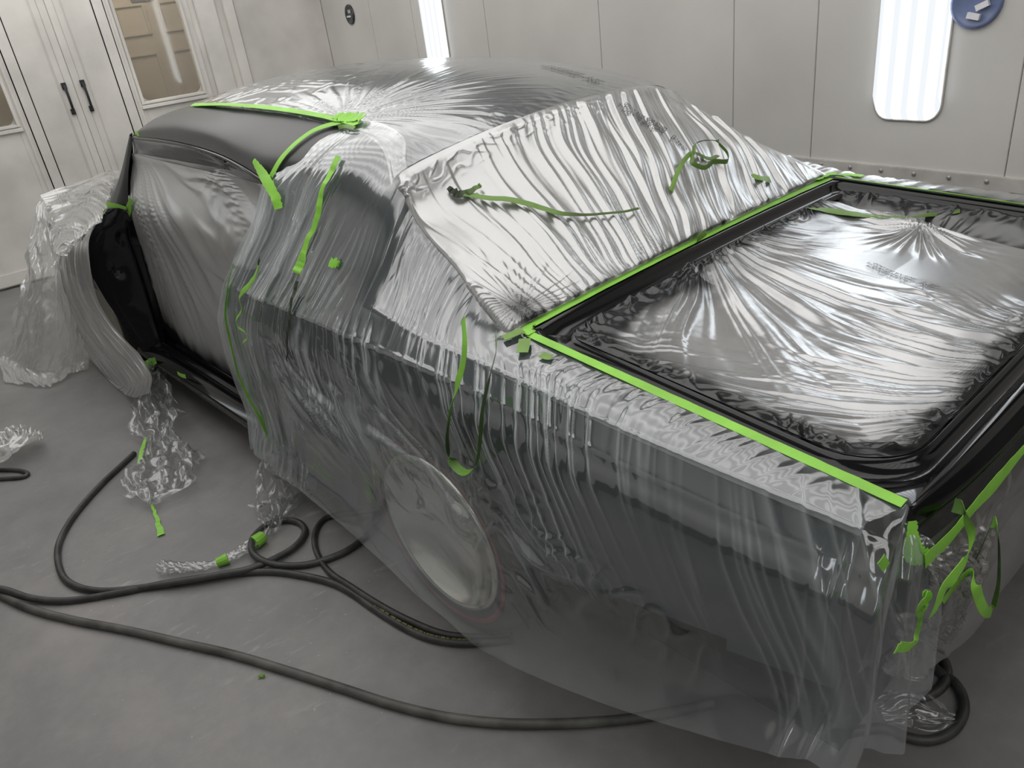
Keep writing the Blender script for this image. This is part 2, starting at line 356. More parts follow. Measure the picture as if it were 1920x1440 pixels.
def grid_mesh(name, P, uv=None, spray=None, keep=None, milk=None):
    nu, nv = P.shape[:2]
    i = np.arange(nu * nv).reshape(nu, nv)
    F = np.stack([i[:-1, :-1], i[1:, :-1], i[1:, 1:], i[:-1, 1:]], -1).reshape(-1, 4)
    if keep is not None:
        k = (keep[:-1, :-1] & keep[1:, :-1] & keep[1:, 1:] & keep[:-1, 1:]).ravel(); F = F[k]
    me = bpy.data.meshes.new(name)
    me.vertices.add(nu * nv); me.vertices.foreach_set('co', P.reshape(-1, 3).ravel())
    m = len(F); me.loops.add(m * 4); me.loops.foreach_set('vertex_index', F.ravel().astype(np.int32))
    me.polygons.add(m); me.polygons.foreach_set('loop_start', np.arange(0, m * 4, 4, dtype=np.int32))
    me.polygons.foreach_set('loop_total', np.full(m, 4, dtype=np.int32))
    me.update(calc_edges=True)
    if uv is None: uv = np.stack([arclen(P, 0), arclen(P, 1)], -1)
    l = me.uv_layers.new(name='UVMap'); l.data.foreach_set('uv', uv.reshape(-1, 2)[F.ravel()].ravel())
    if spray is not None:
        a = me.attributes.new('spray', 'FLOAT', 'POINT'); a.data.foreach_set('value', np.clip(spray, 0, 1).ravel().astype(np.float32))
    if milk is not None:
        a = me.attributes.new('milk', 'FLOAT', 'POINT'); a.data.foreach_set('value', np.clip(milk, 0, 1).ravel().astype(np.float32))
    return me
FILMS = []            # car-frame BVH trees of laid surfaces, so that tape can lie on them
def sheet(name, P, mat, parent=None, uv=None, spray=None, cast=True, keep=None, frame='car', milk=None):
    o = finish(name, grid_mesh(name, P, uv, spray, keep, milk), mat, parent, frame, True)
    if cast: register(P)
    return o
def register(P):
    if True:
        S = P[::3, ::3]; nu, nv = S.shape[:2]; i = np.arange(nu * nv).reshape(nu, nv)
        F = np.stack([i[:-1, :-1], i[1:, :-1], i[1:, 1:], i[:-1, 1:]], -1).reshape(-1, 4)
        FILMS.append(BVHTree.FromPolygons([Vector(p) for p in S.reshape(-1, 3)], F.tolist()))
def cast(x, y, lift=0.004, fallback=None):
    """where the sight line meets the laid sheets, lifted off along the surface normal (car frame)"""
    d = Vector(sight_l(x, y)); best = None
    for t in FILMS:
        h = t.ray_cast(Vector(EYE_L), d)
        if h[0] is not None and (best is None or h[3] < best[3]): best = h
    if best is None: return fallback
    n = best[1] if best[1].dot(d) < 0 else -best[1]
    return np.array(best[0]) + np.array(n) * lift, np.array(n)
def ribbon(name, pts, nrm, width, mat, parent=None, label=None, cat='tape', group=None, frame='car', n=60, thick=0.0007, wob=0.0, seed=1, spray=None, twist=None, ragged=0.0):
    """a strip of tape with thickness through pts, lying square to nrm"""
    P = cr(np.asarray(pts, float), n); Q = cr(np.asarray(nrm, float), n); Q /= np.linalg.norm(Q, axis=1)[:, None]
    T = np.gradient(P, axis=0); T /= np.linalg.norm(T, axis=1)[:, None] + 1e-12
    S = np.cross(Q, T); S /= np.linalg.norm(S, axis=1)[:, None] + 1e-12; Q = np.cross(T, S)
    if twist is not None:
        a = np.interp(np.linspace(0, 1, n), np.linspace(0, 1, len(twist)), twist)[:, None]
        S, Q = S * np.cos(a) + Q * np.sin(a), Q * np.cos(a) - S * np.sin(a)
    t = np.linspace(0, 1, n); w = np.interp(t, np.linspace(0, 1, np.size(width)), np.atleast_1d(width))[:, None] / 2
    rg = (fbm(t * 24, 0.5, seed + 9, 2) * ragged)[:, None]
    if wob: P = P + Q * (fbm(t * 9, 0.3, seed, 2) * wob)[:, None] + S * (fbm(t * 7, 3.3, seed + 5, 2) * wob)[:, None]
    rows = []
    for k in range(4):
        q = -1 + 2 * k / 3; rows.append(P + S * (w * q + rg * (1 if q > 0 else -0.6)) + Q * (thick * (1 - abs(q))))
    G = np.stack(rows, 1)
    B = G - Q[:, None, :] * thick
    v = np.concatenate([G.reshape(-1, 3), B.reshape(-1, 3)]); f = []; o = n * 4
    for i in range(n - 1):
        for k in range(3):
            a = i * 4 + k; f.append((a, a + 4, a + 5, a + 1)); f.append((o + a, o + a + 1, o + a + 5, o + a + 4))
        f.append((i * 4, o + i * 4, o + i * 4 + 4, i * 4 + 4)); f.append((i * 4 + 3, i * 4 + 7, o + i * 4 + 7, o + i * 4 + 3))
    e = (n - 1) * 4
    f.append((0, 1, o + 1, o)); f.append((1, 2, o + 2, o + 1)); f.append((2, 3, o + 3, o + 2))
    f.append((e, o + e, o + e + 1, e + 1)); f.append((e + 1, o + e + 1, o + e + 2, e + 2)); f.append((e + 2, o + e + 2, o + e + 3, e + 3))
    me = mesh_py(name, v, f)
    if spray is not None:
        sp = np.interp(t, np.linspace(0, 1, len(spray)), spray); sp = np.repeat(sp, 4); sp = np.concatenate([sp, sp])
        a = me.attributes.new('spray', 'FLOAT', 'POINT'); a.data.foreach_set('value', sp.astype(np.float32))
    ob = finish(name, me, mat, parent, frame, False)
    if label: tag(ob, label, cat, group)
    return ob
def laid_tape(name, px, width, mat, label, lift=0.005, **kw):
    h = [cast(x, y, lift) for x, y in px]; h = [q for q in h if q is not None]
    if len(h) < 2: print('NO SURFACE', label); return None
    nn = np.array([q[1] for q in h]); nn = nn + nn.mean(0) * 0.6
    return ribbon(name, [q[0] for q in h], nn, width, mat, label=label, **kw)

# ------------------------------------------------------------------ the booth
XL, YB, YN, XR, ZC = -6.93, 3.09, -1.13, 2.6, 2.75
fl = obj('floor', *box_vf((XL - 1.6, YN - 0.2, -0.12), (XR + 0.2, YB + 0.2, 0.0)), 'floor'); tag(fl, kind='structure')
ce = obj('ceiling', *box_vf((XL - 0.2, YN - 0.2, ZC), (XR + 0.2, YB + 0.2, ZC + 0.1)), 'ceiling'); tag(ce, kind='structure')
ZT = 0.76                                     # top of the riveted trim
def long_wall(name, y, sgn, seams, tname):
    """a sheet-metal wall: dark backing, one panel child for each sheet, recessed lower band"""
    w = MB().box((XL - 0.1, y + sgn * 0.03, 0.0), (XR + 0.1, y + sgn * 0.15, ZC)).build(name, 'gap'); tag(w, kind='structure')
    off = np.array(w.location)
    def child(nm, c0, c1, mat, r=0.003):
        c0 = np.array(c0) - off; c1 = np.array(c1) - off
        lo = np.minimum(c0, c1); hi = np.maximum(c0, c1)
        return bevel_box(nm, lo, hi, mat, w, None, r)
    xs = [XL] + list(seams) + [XR]
    for a, b in zip(xs[:-1], xs[1:]):
        child('wall_panel', (a + 0.0015, y, ZT - 0.005), (b - 0.0015, y + sgn * 0.03, ZC), 'wall', 0.002)
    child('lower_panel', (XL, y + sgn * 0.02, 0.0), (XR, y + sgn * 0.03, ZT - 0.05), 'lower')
    t = bevel_box(tname, (XL, min(y - sgn * 0.012, y + sgn * 0.02), ZT - 0.055), (XR, max(y - sgn * 0.012, y + sgn * 0.02), ZT), 'trim', None, None, 0.003); tag(t, kind='structure')
    return w, t
SEAMS = [-6.05, -5.40, -4.48, -3.41, -2.51, -2.08, -1.27, -0.35, 0.60, 1.55]
wb, trim1 = long_wall('wall_back', YB, 1, SEAMS, 'trim_1')
wn_, trim2 = long_wall('wall_front', YN, -1, SEAMS, 'trim_2')
# bolts along the trim: one mesh shared
bmv = bmesh.new(); bmesh.ops.create_uvsphere(bmv, u_segments=10, v_segments=6, radius=0.009)
for v in bmv.verts: v.co.y *= 0.5
bolt_me = bpy.data.meshes.new('bolt'); bmv.to_mesh(bolt_me); bmv.free(); bolt_me.materials.append(MT['steel']); smooth_mesh(bolt_me)
for k in range(30):
    o = bpy.data.objects.new('bolt', bolt_me); link(o, trim1)
    o.location = Vector((-3.4 + k * 0.1385, YB - 0.014, ZT - 0.021)) - trim1.location
wr_ = obj('wall_right', *box_vf((XR, YN - 0.15, 0), (XR + 0.1, YB + 0.15, ZC)), 'wall'); tag(wr_, kind='structure')

# wall fixtures: rounded lens with four tubes behind a ribbed sheet
def rounded(w, z0, z1, r, n=8):
    p = []
    for cx, cz, a0 in ((w / 2 - r, z0 + r, -90), (w / 2 - r, z1 - r, 0), (-w / 2 + r, z1 - r, 90), (-w / 2 + r, z0 + r, 180)):
        for k in range(n + 1):
            a = math.radians(a0 + 90 * k / n); p.append((cx + r * math.cos(a), cz + r * math.sin(a)))
    return p
LENS = lens_mat('ribbed_lens', LAMP_WALL, 0, 0.065)
def wall_light(x, y, sgn, label, w=0.262, z0=0.0, z1=1.30):
    t = empty('wall_light', (x, y, 0.945)); tag(t, label, 'light', 'booth wall lights')
    nx, nz = 41, 40
    X = np.linspace(-w / 2, w / 2, nx); Z = np.linspace(z0, z1, nz); r = 0.06
    P = np.zeros((nx, nz, 3))
    for i, xx in enumerate(X):
        d = max(0.0, abs(xx) - (w / 2 - r)); cut = r - math.sqrt(max(0, r * r - d * d))
        zz = np.linspace(z0 + cut, z1 - cut, nz)
        bulge = 0.024 + 0.005 * math.cos(2 * math.pi * xx / 0.065)
        P[i, :, 0] = xx; P[i, :, 2] = zz; P[i, :, 1] = -sgn * bulge * np.minimum(1, np.minimum(zz - zz[0], zz[-1] - zz) / 0.03 + 0.3)
    finish('lens', grid_mesh('lens', P), LENS, t, None, True)
    rim = rounded(w + 0.006, z0 - 0.003, z1 + 0.003, r + 0.003); rim = [(a, -sgn * 0.004, b) for a, b in rim]; rim.append(rim[0])
    MB().tube(rim, 0.005, 6, False).build('rim', 'trim', t, None, True)
    return t
wall_light(-1.663, YB, 1, 'ribbed white wall light with rounded end, above the open trunk')
wall_light(-5.10, YB, 1, 'ribbed white wall light seen behind the car roof')
for x, lb in ((-5.8, 'ribbed white wall light on the unseen wall opposite the nose'), (0.5, 'ribbed white wall light on the unseen wall behind the tail')):
    wall_light(x, YN, -1, lb)
# unseen ceiling diffusers, added and sized for broad soft light
CLENS = lens_mat('added_ceiling_diffuser', LAMP_CEIL, 1, 0.30, lo=LAMP_CEIL * 0.6, col=(1.0, 0.98, 0.95))
def added_ceiling_light(x, y, label, hx=1.02, hy=1.55):
    t = empty('added_ceiling_light', (x, y, ZC)); tag(t, label, 'light', 'added ceiling lights')
    P = np.zeros((13, 61, 3))
    for i, xx in enumerate(np.linspace(-hx, hx, 13)):
        for j, yy in enumerate(np.linspace(-hy, hy, 61)): P[i, j] = (xx, yy, -0.02 - 0.006 * math.cos(2 * math.pi * yy / 0.30))
    finish('diffuser', grid_mesh('diffuser', P), CLENS, t, None, True)
    f = MB(); a, b = hx + .04, hy + .04
    f.box((-a, -b, -0.03), (a, -hy, 0)); f.box((-a, hy, -0.03), (a, b, 0)); f.box((-a, -hy, -0.03), (-hx, hy, 0)); f.box((hx, -hy, -0.03), (a, hy, 0))
    f.build('rim', 'trim', t)
for x, lb in ((-5.7, 'unseen wide ceiling diffuser added above the nose for soft light'), (-3.5, 'unseen wide ceiling diffuser added above the roof for soft light'), (-1.3, 'unseen wide ceiling diffuser added above the trunk for soft light')):
    added_ceiling_light(x, 1.0, lb)
added_ceiling_light(1.2, 1.0, 'unseen narrow ceiling diffuser added behind the tail to brighten it', hx=0.6)  # extra panel put in to lift the dark tail end

# round fittings on the back wall
def bowl(name, x, z, r, mat, label, cat):
    t = empty(name, (x, YB, z)); tag(t, label, cat)
    n = 28; v = []; f = []; prof = [(1.0, 0.0), (1.0, -0.012), (0.9, -0.016), (0.82, -0.010), (0.5, -0.006), (0.0, -0.005)]
    for k in range(n):
        a = 2 * math.pi * k / n
        for rr, yy in prof[:-1]: v.append((r * rr * math.cos(a), yy, r * rr * math.sin(a)))
    m = len(prof) - 1; c = len(v); v.append((0, prof[-1][1], 0))
    for k in range(n):
        k2 = (k + 1) % n
        for j in range(m - 1): f.append((k * m + j, k * m + j + 1, k2 * m + j + 1, k2 * m + j))
        f.append((k * m + m - 1, c, k2 * m + m - 1))
    obj('dish', v, f, mat, t, None, True); return t
b1 = bowl('pressure_gauge', -6.40, 1.545, 0.075, 'gauge', 'small round dark gauge on the back wall near the corner', 'gauge')
MB().box((-0.05, -0.013, -0.02), (0.02, -0.008, -0.008)).build('needle', 'whiteplastic', b1)
MB().box((-0.015, -0.013, 0.01), (0.03, -0.008, 0.035)).build('plate', 'signink', b1)
b2 = bowl('round_fitting', -1.452, 1.352, 0.088, 'bluebowl', 'round blue-grey fitting with white clips beside the wall light', 'fitting')
for (cx, cz, rot) in ((0.0, -0.045, 0.2), (0.025, -0.012, -0.4), (0.05, 0.03, 0.6)):
    c = MB().box((-0.022, -0.022, -0.010), (0.022, -0.008, 0.010)).build('clip', 'whiteplastic', b2); c.location = (cx, 0, cz); c.rotation_euler = (0, rot, 0)

# ---- the door wall at the left end
def xbox(name, y0, y1, z0, z1, x0, x1, mat, parent=None, r=0.003):
    o = bevel_box(name, (min(x0, x1), y0, z0), (max(x0, x1), y1, z1), mat, parent, None, r); return o
def st(o): return tag(o, kind='structure')
YC = 0.985                                    # where the two door leaves meet
wl = MB()
wl.box((XL - 0.10, 1.98, 0), (XL - 0.02, YB + 0.1, ZC)); wl.box((XL - 0.10, YN - 0.1, 0), (XL - 0.02, -0.02, ZC)); wl.box((XL - 0.10, -0.02, 2.35), (XL - 0.02, 1.98, ZC))
wl = wl.build('wall_left', 'door'); tag(wl, kind='structure')
for (a, b) in ((2.335, YB), (YN, -0.36)):
    o = bevel_box('wall_panel', np.array((XL - 0.02, a, 0)) - np.array(wl.location), np.array((XL, b, ZC)) - np.array(wl.location), 'door', wl, None, 0.003)
for k, (a, b) in enumerate(((2.245, 2.325), (-0.355, -0.275))):
    st(xbox('trim_%d' % (3 + k), a, b, 0, 2.6, XL - 0.02, XL + 0.028, 'door'))
def leaf(name, ya, yb, handle_y, wy0, wy1):
    """sheet-steel leaf with a cut-out, folded ribs and a window"""
    root = empty(name, (XL, (ya + yb) / 2, 0)); st(root)
    ox = np.array([XL, (ya + yb) / 2, 0.0])
    def bx(nm, y0, y1, z0, z1, x0, x1, mat='door', r=0.003):
        c0 = np.array((XL + x0, y0, z0)) - ox; c1 = np.array((XL + x1, y1, z1)) - ox
        return bevel_box(nm, np.minimum(c0, c1), np.maximum(c0, c1), mat, root, None, r)
    z0, z1 = 1.135, 2.12
    bx('skin', ya, wy0, 0.012, 2.34, -0.05, 0.0); bx('skin', wy1, yb, 0.012, 2.34, -0.05, 0.0)
    bx('skin', wy0, wy1, 0.012, z0, -0.05, 0.0); bx('skin', wy0, wy1, z1, 2.34, -0.05, 0.0)
    bx('bottom_rail', ya + 0.004, yb - 0.004, 0.02, 0.115, 0.0, 0.012)
    return root, bx, ox, (z0, z1)
def door(name, wname, sgn, ya, yb, wy0, wy1, hy):
    root, bx, ox, (z0, z1) = leaf(name, ya, yb, hy, wy0, wy1)
    inner = YC
    s = sgn
    # meeting stiles: two folded strips near the centre
    for a, b, x1 in ((0.0015, 0.052, 0.012), (0.0525, 0.098, 0.007)):
        y0, y1 = sorted((inner + s * a, inner + s * b)); bx('stile', y0, y1, 0.0, 2.34, 0.0, x1)
    # folds of the skin beside the window
    y0, y1 = sorted((inner + s * 0.105, inner + s * 0.112)); bx('fold', y0, y1, 0.12, 2.34, -.01, 0.004)
    y0, y1 = sorted((inner + s * 0.30, inner + s * 0.385)); bx('fold', y0, y1, 0.12, 2.34, -.012, 0.008, r=0.008)
    y0, y1 = sorted((inner + s * 0.40, inner + s * 0.425)); bx('fold', y0, y1, 0.12, 2.34, -.01, 0.012, r=0.006)
    y0, y1 = sorted((inner + s * 1.04, inner + s * 1.20)); bx('fold', y0, y1, 0.12, 2.34, -.01, 0.007, r=0.006)
    # handle
    h = MB()
    h.box((0.010, -0.014, 1.135), (0.030, 0.014, 1.175)); h.box((0.010, -0.016, 1.312), (0.030, 0.016, 1.360))
    z = np.linspace(1.15, 1.34, 14); xx = 0.030 + 0.030 * np.sin(np.linspace(0, math.pi, 14)) ** 0.4
    h.tube([(a, 0, b) for a, b in zip(xx, z)], 0.0095, 8)
    ho = h.build('handle', 'iron', root); ho.location = (0, hy - ox[1], 0); ho['label'] = 'black iron pull handle'
    # window
    w = empty(wname, (XL, (wy0 + wy1) / 2, z0)); st(w); cy = (wy0 + wy1) / 2
    def wbx(nm, y0, y1, za, zb, x0, x1, mat='door', r=0.003):
        return bevel_box(nm, (x0, y0 - cy, za - z0), (x1, y1 - cy, zb - z0), mat, w, None, r)
    wbx('pane', wy0, wy1, z0, z1, -0.03, -0.024, 'glass', 0.0005)
    for (a, b, c, d) in ((wy0 - 0.022, wy0, z0 - 0.02, z1 + 0.02), (wy1, wy1 + 0.022, z0 - 0.02, z1 + 0.02), (wy0, wy1, z0 - 0.02, z0), (wy0, wy1, z1, z1 + 0.02)):
        wbx('frame', a, b, c, d, -0.01, 0.018)
    wbx('sill', wy0 - 0.03, wy1 + 0.03, z0 - 0.052, z0 - 0.026, 0.0, 0.026)
    # grimy rounded corners of the gasket
    for (py, pz, a0) in ((wy0, z0, 180), (wy1, z0, 270), (wy1, z1, 0), (wy0, z1, 90)):
        rr = 0.06; sy = 1 if py == wy0 else -1; sz = 1 if pz == z0 else -1
        ccy, ccz = py + sy * rr, pz + sz * rr; v = [(-0.022, py - cy, pz - z0)]; n = 8
        for k in range(n + 1):
            a = math.radians(a0 + 90 * k / n); v.append((-0.022, ccy + rr * math.cos(a) - cy, ccz + rr * math.sin(a) - z0))
        v2 = [(x + 0.012, y, z) for x, y, z in v]; m = len(v)
        f = [(0, k, k + 1) for k in range(1, n + 1)] + [(m, m + k + 1, m + k) for k in range(1, n + 1)] + [(k, m + k, m + k + 1, k + 1) for k in range(1, n + 1)]
        obj('gasket_corner', v + v2, f, 'trim', w)
    return root
door('door_1', 'window_1', 1, YC, 1.975, 1.435, 1.905, 1.046)
door('door_2', 'window_2', -1, -0.015, YC - 0.002, 0.065, 0.525, 0.917)
# corridor behind the windows
xc = XL - 1.35
hw = MB(); hw.box((xc - 0.1, -1.2, 0), (xc, 3.2, 2.8)); hw.box((xc, -1.25, 0), (XL - 0.1, -1.2, 2.8)); hw.box((xc, 3.2, 0), (XL - 0.1, 3.25, 2.8)); hw.box((xc, -1.2, 2.75), (XL - 0.1, 3.2, 2.8))
hw = hw.build('wall_corridor', 'browndoor'); st(hw)
d3 = empty('door_3', (xc, 2.02, 0)); st(d3)
bevel_box('slab', (0, -0.42, 0.01), (0.035, 0.42, 2.05), 'browndoor', d3)
for ya, yb2 in ((-0.33, -0.06), (0.06, 0.33)):
    for za, zb in ((0.2, 0.75), (0.9, 1.45), (1.6, 1.86)):
        f = MB()
        for (a, b, c, d) in ((ya, yb2, za, za + 0.02), (ya, yb2, zb - 0.02, zb), (ya, ya + 0.02, za + 0.02, zb - 0.02), (yb2 - 0.02, yb2, za + 0.02, zb - 0.02)): f.box((0.035, a, c), (0.047, b, d))
        f.build('panel', 'browndoor', d3)
sg = empty('door_sign', (xc + 0.035, 1.965, 1.90)); tag(sg, 'small grey rectangular sign on the brown door behind the window', 'sign')
bevel_box('plate', (0, -0.10, -0.035), (0.008, 0.10, 0.035), 'sign', sg)
for k, a in enumerate((-0.03, 0.02)): bevel_box('mark', (0.008, a, -0.006), (0.0095, a + 0.018, 0.006), 'signink', sg, r=0.0004)
hl = empty('corridor_light', (XL - 0.7, 1.6, 2.75)); tag(hl, 'corridor ceiling light behind the booth doors, outside the picture', 'light')
obj('lens', *box_vf((-0.25, -0.6, -0.04), (0.25, 0.6, -0.02)), emit_mat('corridor_lens', (1.0, 0.93, 0.82), LAMP_HALL), hl)
MB().box((-0.28, -0.63, -0.02), (0.28, 0.63, 0)).build('rim', 'trim', hl)

# ------------------------------------------------------------------ the car
car = empty('car', CO, CA)
tag(car, 'dark grey two-door coupe masked with plastic film and green tape, door and trunk lid removed', 'car')
def deck_z(s): return 0.92 + (np.asarray(s) + 0.87) * (-0.06 / 0.81)

# control net of the near quarter, from the roof down to the film hem; stations run from the door opening to the tail
HEM = [(-2.36, -.84, .14), (-2.00, -.90, .19), (-1.66, -.925, .20), (-1.45, -.925, .19), (-1.32, -.93, .18), (-1.05, -.935, .155), (-.86, -.935, .145), (-.40, -.935, .30), (-.075, -.93, .455)]
SIDE = [
 [(-1.74, -.50, 1.305), (-1.84, -.62, 1.25), (-1.93, -.705, 1.176), (-1.97, -.77, 1.06), (-2.03, -.85, .94), (-2.10, -.875, .86), (-2.18, -.885, .76), (-2.25, -.88, .66), (-2.30, -.86, .45), (-2.34, -.84, .28)],
 [(-1.60, -.50, 1.305), (-1.63, -.62, 1.25), (-1.67, -.695, 1.17), (-1.72, -.76, 1.05), (-1.77, -.83, .94), (-1.82, -.875, .868), (-1.87, -.89, .78), (-1.92, -.89, .66), (-1.96, -.875, .45), (-1.98, -.875, .30)],
 [(-1.45, -.53, 1.275), (-1.46, -.60, 1.235), (-1.48, -.67, 1.16), (-1.50, -.74, 1.05), (-1.53, -.82, .94), (-1.56, -.875, .868), (-1.59, -.892, .78), (-1.61, -.892, .66), (-1.63, -.885, .45), (-1.65, -.89, .30)],
 [(-1.355, -.60, 1.22), (-1.36, -.635, 1.18), (-1.365, -.685, 1.12), (-1.37, -.745, 1.03), (-1.38, -.82, .935), (-1.39, -.875, .866), (-1.40, -.892, .78), (-1.41, -.892, .66), (-1.42, -.885, .45), (-1.44, -.895, .30)],
 [(-1.29, -.605, 1.115), (-1.285, -.645, 1.08), (-1.28, -.69, 1.035), (-1.275, -.745, .985), (-1.27, -.82, .925), (-1.27, -.875, .863), (-1.275, -.892, .78), (-1.28, -.892, .66), (-1.29, -.89, .45), (-1.30, -.90, .28)],
 [(-1.13, -.635, 1.04), (-1.12, -.68, 1.005), (-1.11, -.72, .975), (-1.10, -.77, .94), (-1.08, -.822, .905), (-1.07, -.875, .860), (-1.06, -.892, .78), (-1.05, -.892, .66), (-1.05, -.89, .45), (-1.05, -.90, .27)],
 [(-.885, -.695, .926), (-.87, -.73, .920), (-.86, -.76, .913), (-.85, -.79, .905), (-.83, -.824, .892), (-.82, -.866, .846), (-.82, -.892, .78), (-.82, -.892, .66), (-.83, -.888, .45), (-.84, -.90, .27)],
 [(-.45, -.715, .891), (-.45, -.745, .888), (-.45, -.77, .884), (-.45, -.795, .877), (-.45, -.826, .866), (-.445, -.862, .822), (-.44, -.887, .76), (-.435, -.885, .65), (-.43, -.878, .52), (-.42, -.895, .40)],
 [(-.068, -.735, .860), (-.068, -.755, .858), (-.068, -.775, .856), (-.068, -.793, .853), (-.066, -.815, .846), (-.060, -.850, .804), (-.058, -.880, .75), (-.058, -.878, .66), (-.06, -.876, .59), (-.065, -.89, .52)],
]
SIDE = np.array([r + [h] for r, h in zip(SIDE, HEM)])
def creased(C):                                    # hold the wing-top crease and the belt tight
    o_ = []
    for k in range(C.shape[1]):
        p = C[:, k]
        if k in (4, 5):
            o_ += [p + (C[:, k - 1] - p) * .22, p, p + (C[:, k + 1] - p) * .22]
        else: o_.append(p)
    return np.stack(o_, 1)
def body_offset(ctrl, d):
    P = net(creased(ctrl), 61, 61); n = toward(normals(P), P, (-1.0, -3.0, 1.4)); return P + n * d
# --- near quarter panel (metal under the film), cut at its real lower edge and wheel arch
Pq = body_offset(SIDE, -0.018)
low = np.interp(Pq[..., 0], [-2.4, -1.6, -.75, -.05], [.20, .22, .42, .55])
arch = np.hypot(Pq[..., 0] + 1.15, Pq[..., 2] - .33) > 0.37
keep = (Pq[..., 2] > low) & (arch | (Pq[..., 2] > .75))
finish('quarter_panel', grid_mesh('quarter_panel', Pq, None, None, keep), 'primer', car, None, True)
# --- far quarter panel mirrored
Pf = Pq.copy(); Pf[..., 1] *= -1
finish('quarter_panel', grid_mesh('quarter_panel', Pf, None, None, keep & (Pf[..., 2] < .94)), 'primer', car, None, True)
# --- roof
ROOF = np.array([
 [(-3.31, -.57, 1.245), (-3.32, -.3, 1.305), (-3.33, 0, 1.32), (-3.32, .3, 1.305), (-3.31, .57, 1.24), (-3.31, .68, 1.15)],
 [(-2.90, -.475, 1.328), (-2.90, -.28, 1.362), (-2.90, 0, 1.378), (-2.90, .3, 1.360), (-2.90, .53, 1.32), (-2.90, .68, 1.19)],
 [(-2.50, -.515, 1.342), (-2.50, -.28, 1.377), (-2.50, 0, 1.395), (-2.50, .3, 1.375), (-2.50, .53, 1.335), (-2.50, .69, 1.20)],
 [(-2.10, -.515, 1.331), (-2.10, -.28, 1.370), (-2.10, 0, 1.389), (-2.10, .3, 1.367), (-2.10, .52, 1.325), (-2.10, .70, 1.18)],
 [(-1.74, -.512, 1.303), (-1.74, -.28, 1.343), (-1.74, 0, 1.362), (-1.74, .3, 1.340), (-1.74, .51, 1.295), (-1.74, .69, 1.15)],
 [(-1.50, -.525, 1.284), (-1.50, -.30, 1.312), (-1.50, 0, 1.325), (-1.50, .3, 1.306), (-1.50, .50, 1.260), (-1.50, .66, 1.12)],
 [(-1.355, -.60, 1.222), (-1.30, -.36, 1.270), (-1.31, 0, 1.284), (-1.32, .3, 1.268), (-1.38, .51, 1.218), (-1.42, .64, 1.08)],
])
Pr = net(ROOF, 61, 41); nr = toward(normals(Pr), Pr, (-2, 0, 4))
finish('roof_panel', grid_mesh('roof_panel', Pr - nr * 0.012), 'primer', car, None, True)
# --- black roof side above the door, from the roof tape to the drip rail
UP = [(-3.345, -.605, 1.232), (-3.25, -.548, 1.278), (-3.08, -.492, 1.312), (-2.86, -.478, 1.330), (-2.50, -.513, 1.343), (-2.12, -.514, 1.333), (-1.74, -.505, 1.305), (-1.55, -.50, 1.280)]
DN = [(-3.33, -.622, 1.226), (-3.15, -.645, 1.232), (-2.85, -.66, 1.238), (-2.55, -.675, 1.236), (-2.28, -.69, 1.222), (-2.08, -.705, 1.198), (-1.935, -.712, 1.168), (-1.76, -.69, 1.120)]
rs = []
for a, b in zip(UP, DN):
    a = np.array(a); b = np.array(b); m = (a + b) / 2
    w = np.linalg.norm(a - b)
    rs.append([a + (a - b) * 0.05, a * .7 + b * .3 + np.array((0, -.03, .05)) * w, a * .35 + b * .65 + np.array((0, -.08, .07)) * w, a * .08 + b * .92 + np.array((0, -.04, .01)) * w, b, b + np.array((0, .012, -.008)), b + np.array((0, .016, -.024))])
Prs = net(rs, 90, 40)
finish('roof_side', grid_mesh('roof_side', Prs), 'satin', car, None, True)
nrs = toward(normals(Prs), Prs, (-2, -3, 3))
rail = [p + np.array((0, -.006, -.004)) for p in cr(np.array(DN[:-1]), 60)]
MB().tube(rail, 0.006, 8).build('drip_rail', 'black', car, None, True)
# --- windscreen pillar and header
def strip(name, A, B, mat, n=24, m=6, bulge=(0, 0, 0), parent=car):
    A = cr(np.array(A, float), n); B = cr(np.array(B, float), n); t = np.linspace(0, 1, m)[None, :, None]
    P = A[:, None] * (1 - t) + B[:, None] * t + np.array(bulge)[None, None] * (4 * t * (1 - t))
    return finish(name, grid_mesh(name, P), mat, parent, None, True)
ap0 = [(-3.345, -.615, 1.238), (-3.48, -.67, 1.08), (-3.66, -.745, .905)]
ap1 = [(-3.30, -.630, 1.225), (-3.38, -.675, 1.08), (-3.47, -.705, .905)]
strip('windscreen_pillar', ap0, ap1, 'satin', 20, 6, (0, -.015, 0))
ap2 = [(-3.345, -.615, 1.238), (-3.49, -.62, 1.08), (-3.70, -.66, .905)]
strip('windscreen_pillar', ap0, ap2, 'satin', 20, 4)
strip('windscreen_frame', [(-3.345, -.6, 1.235), (-3.36, 0, 1.315), (-3.345, .6, 1.235)], [(-3.39, -.6, 1.19), (-3.42, 0, 1.27), (-3.39, .6, 1.19)], 'satin', 20, 3)
strip('windscreen', [(-3.38, -.58, 1.2), (-3.41, 0, 1.27), (-3.38, .58, 1.2)], [(-3.75, -.66, .92), (-3.85, 0, .95), (-3.75, .66, .92)], 'dark', 20, 8)
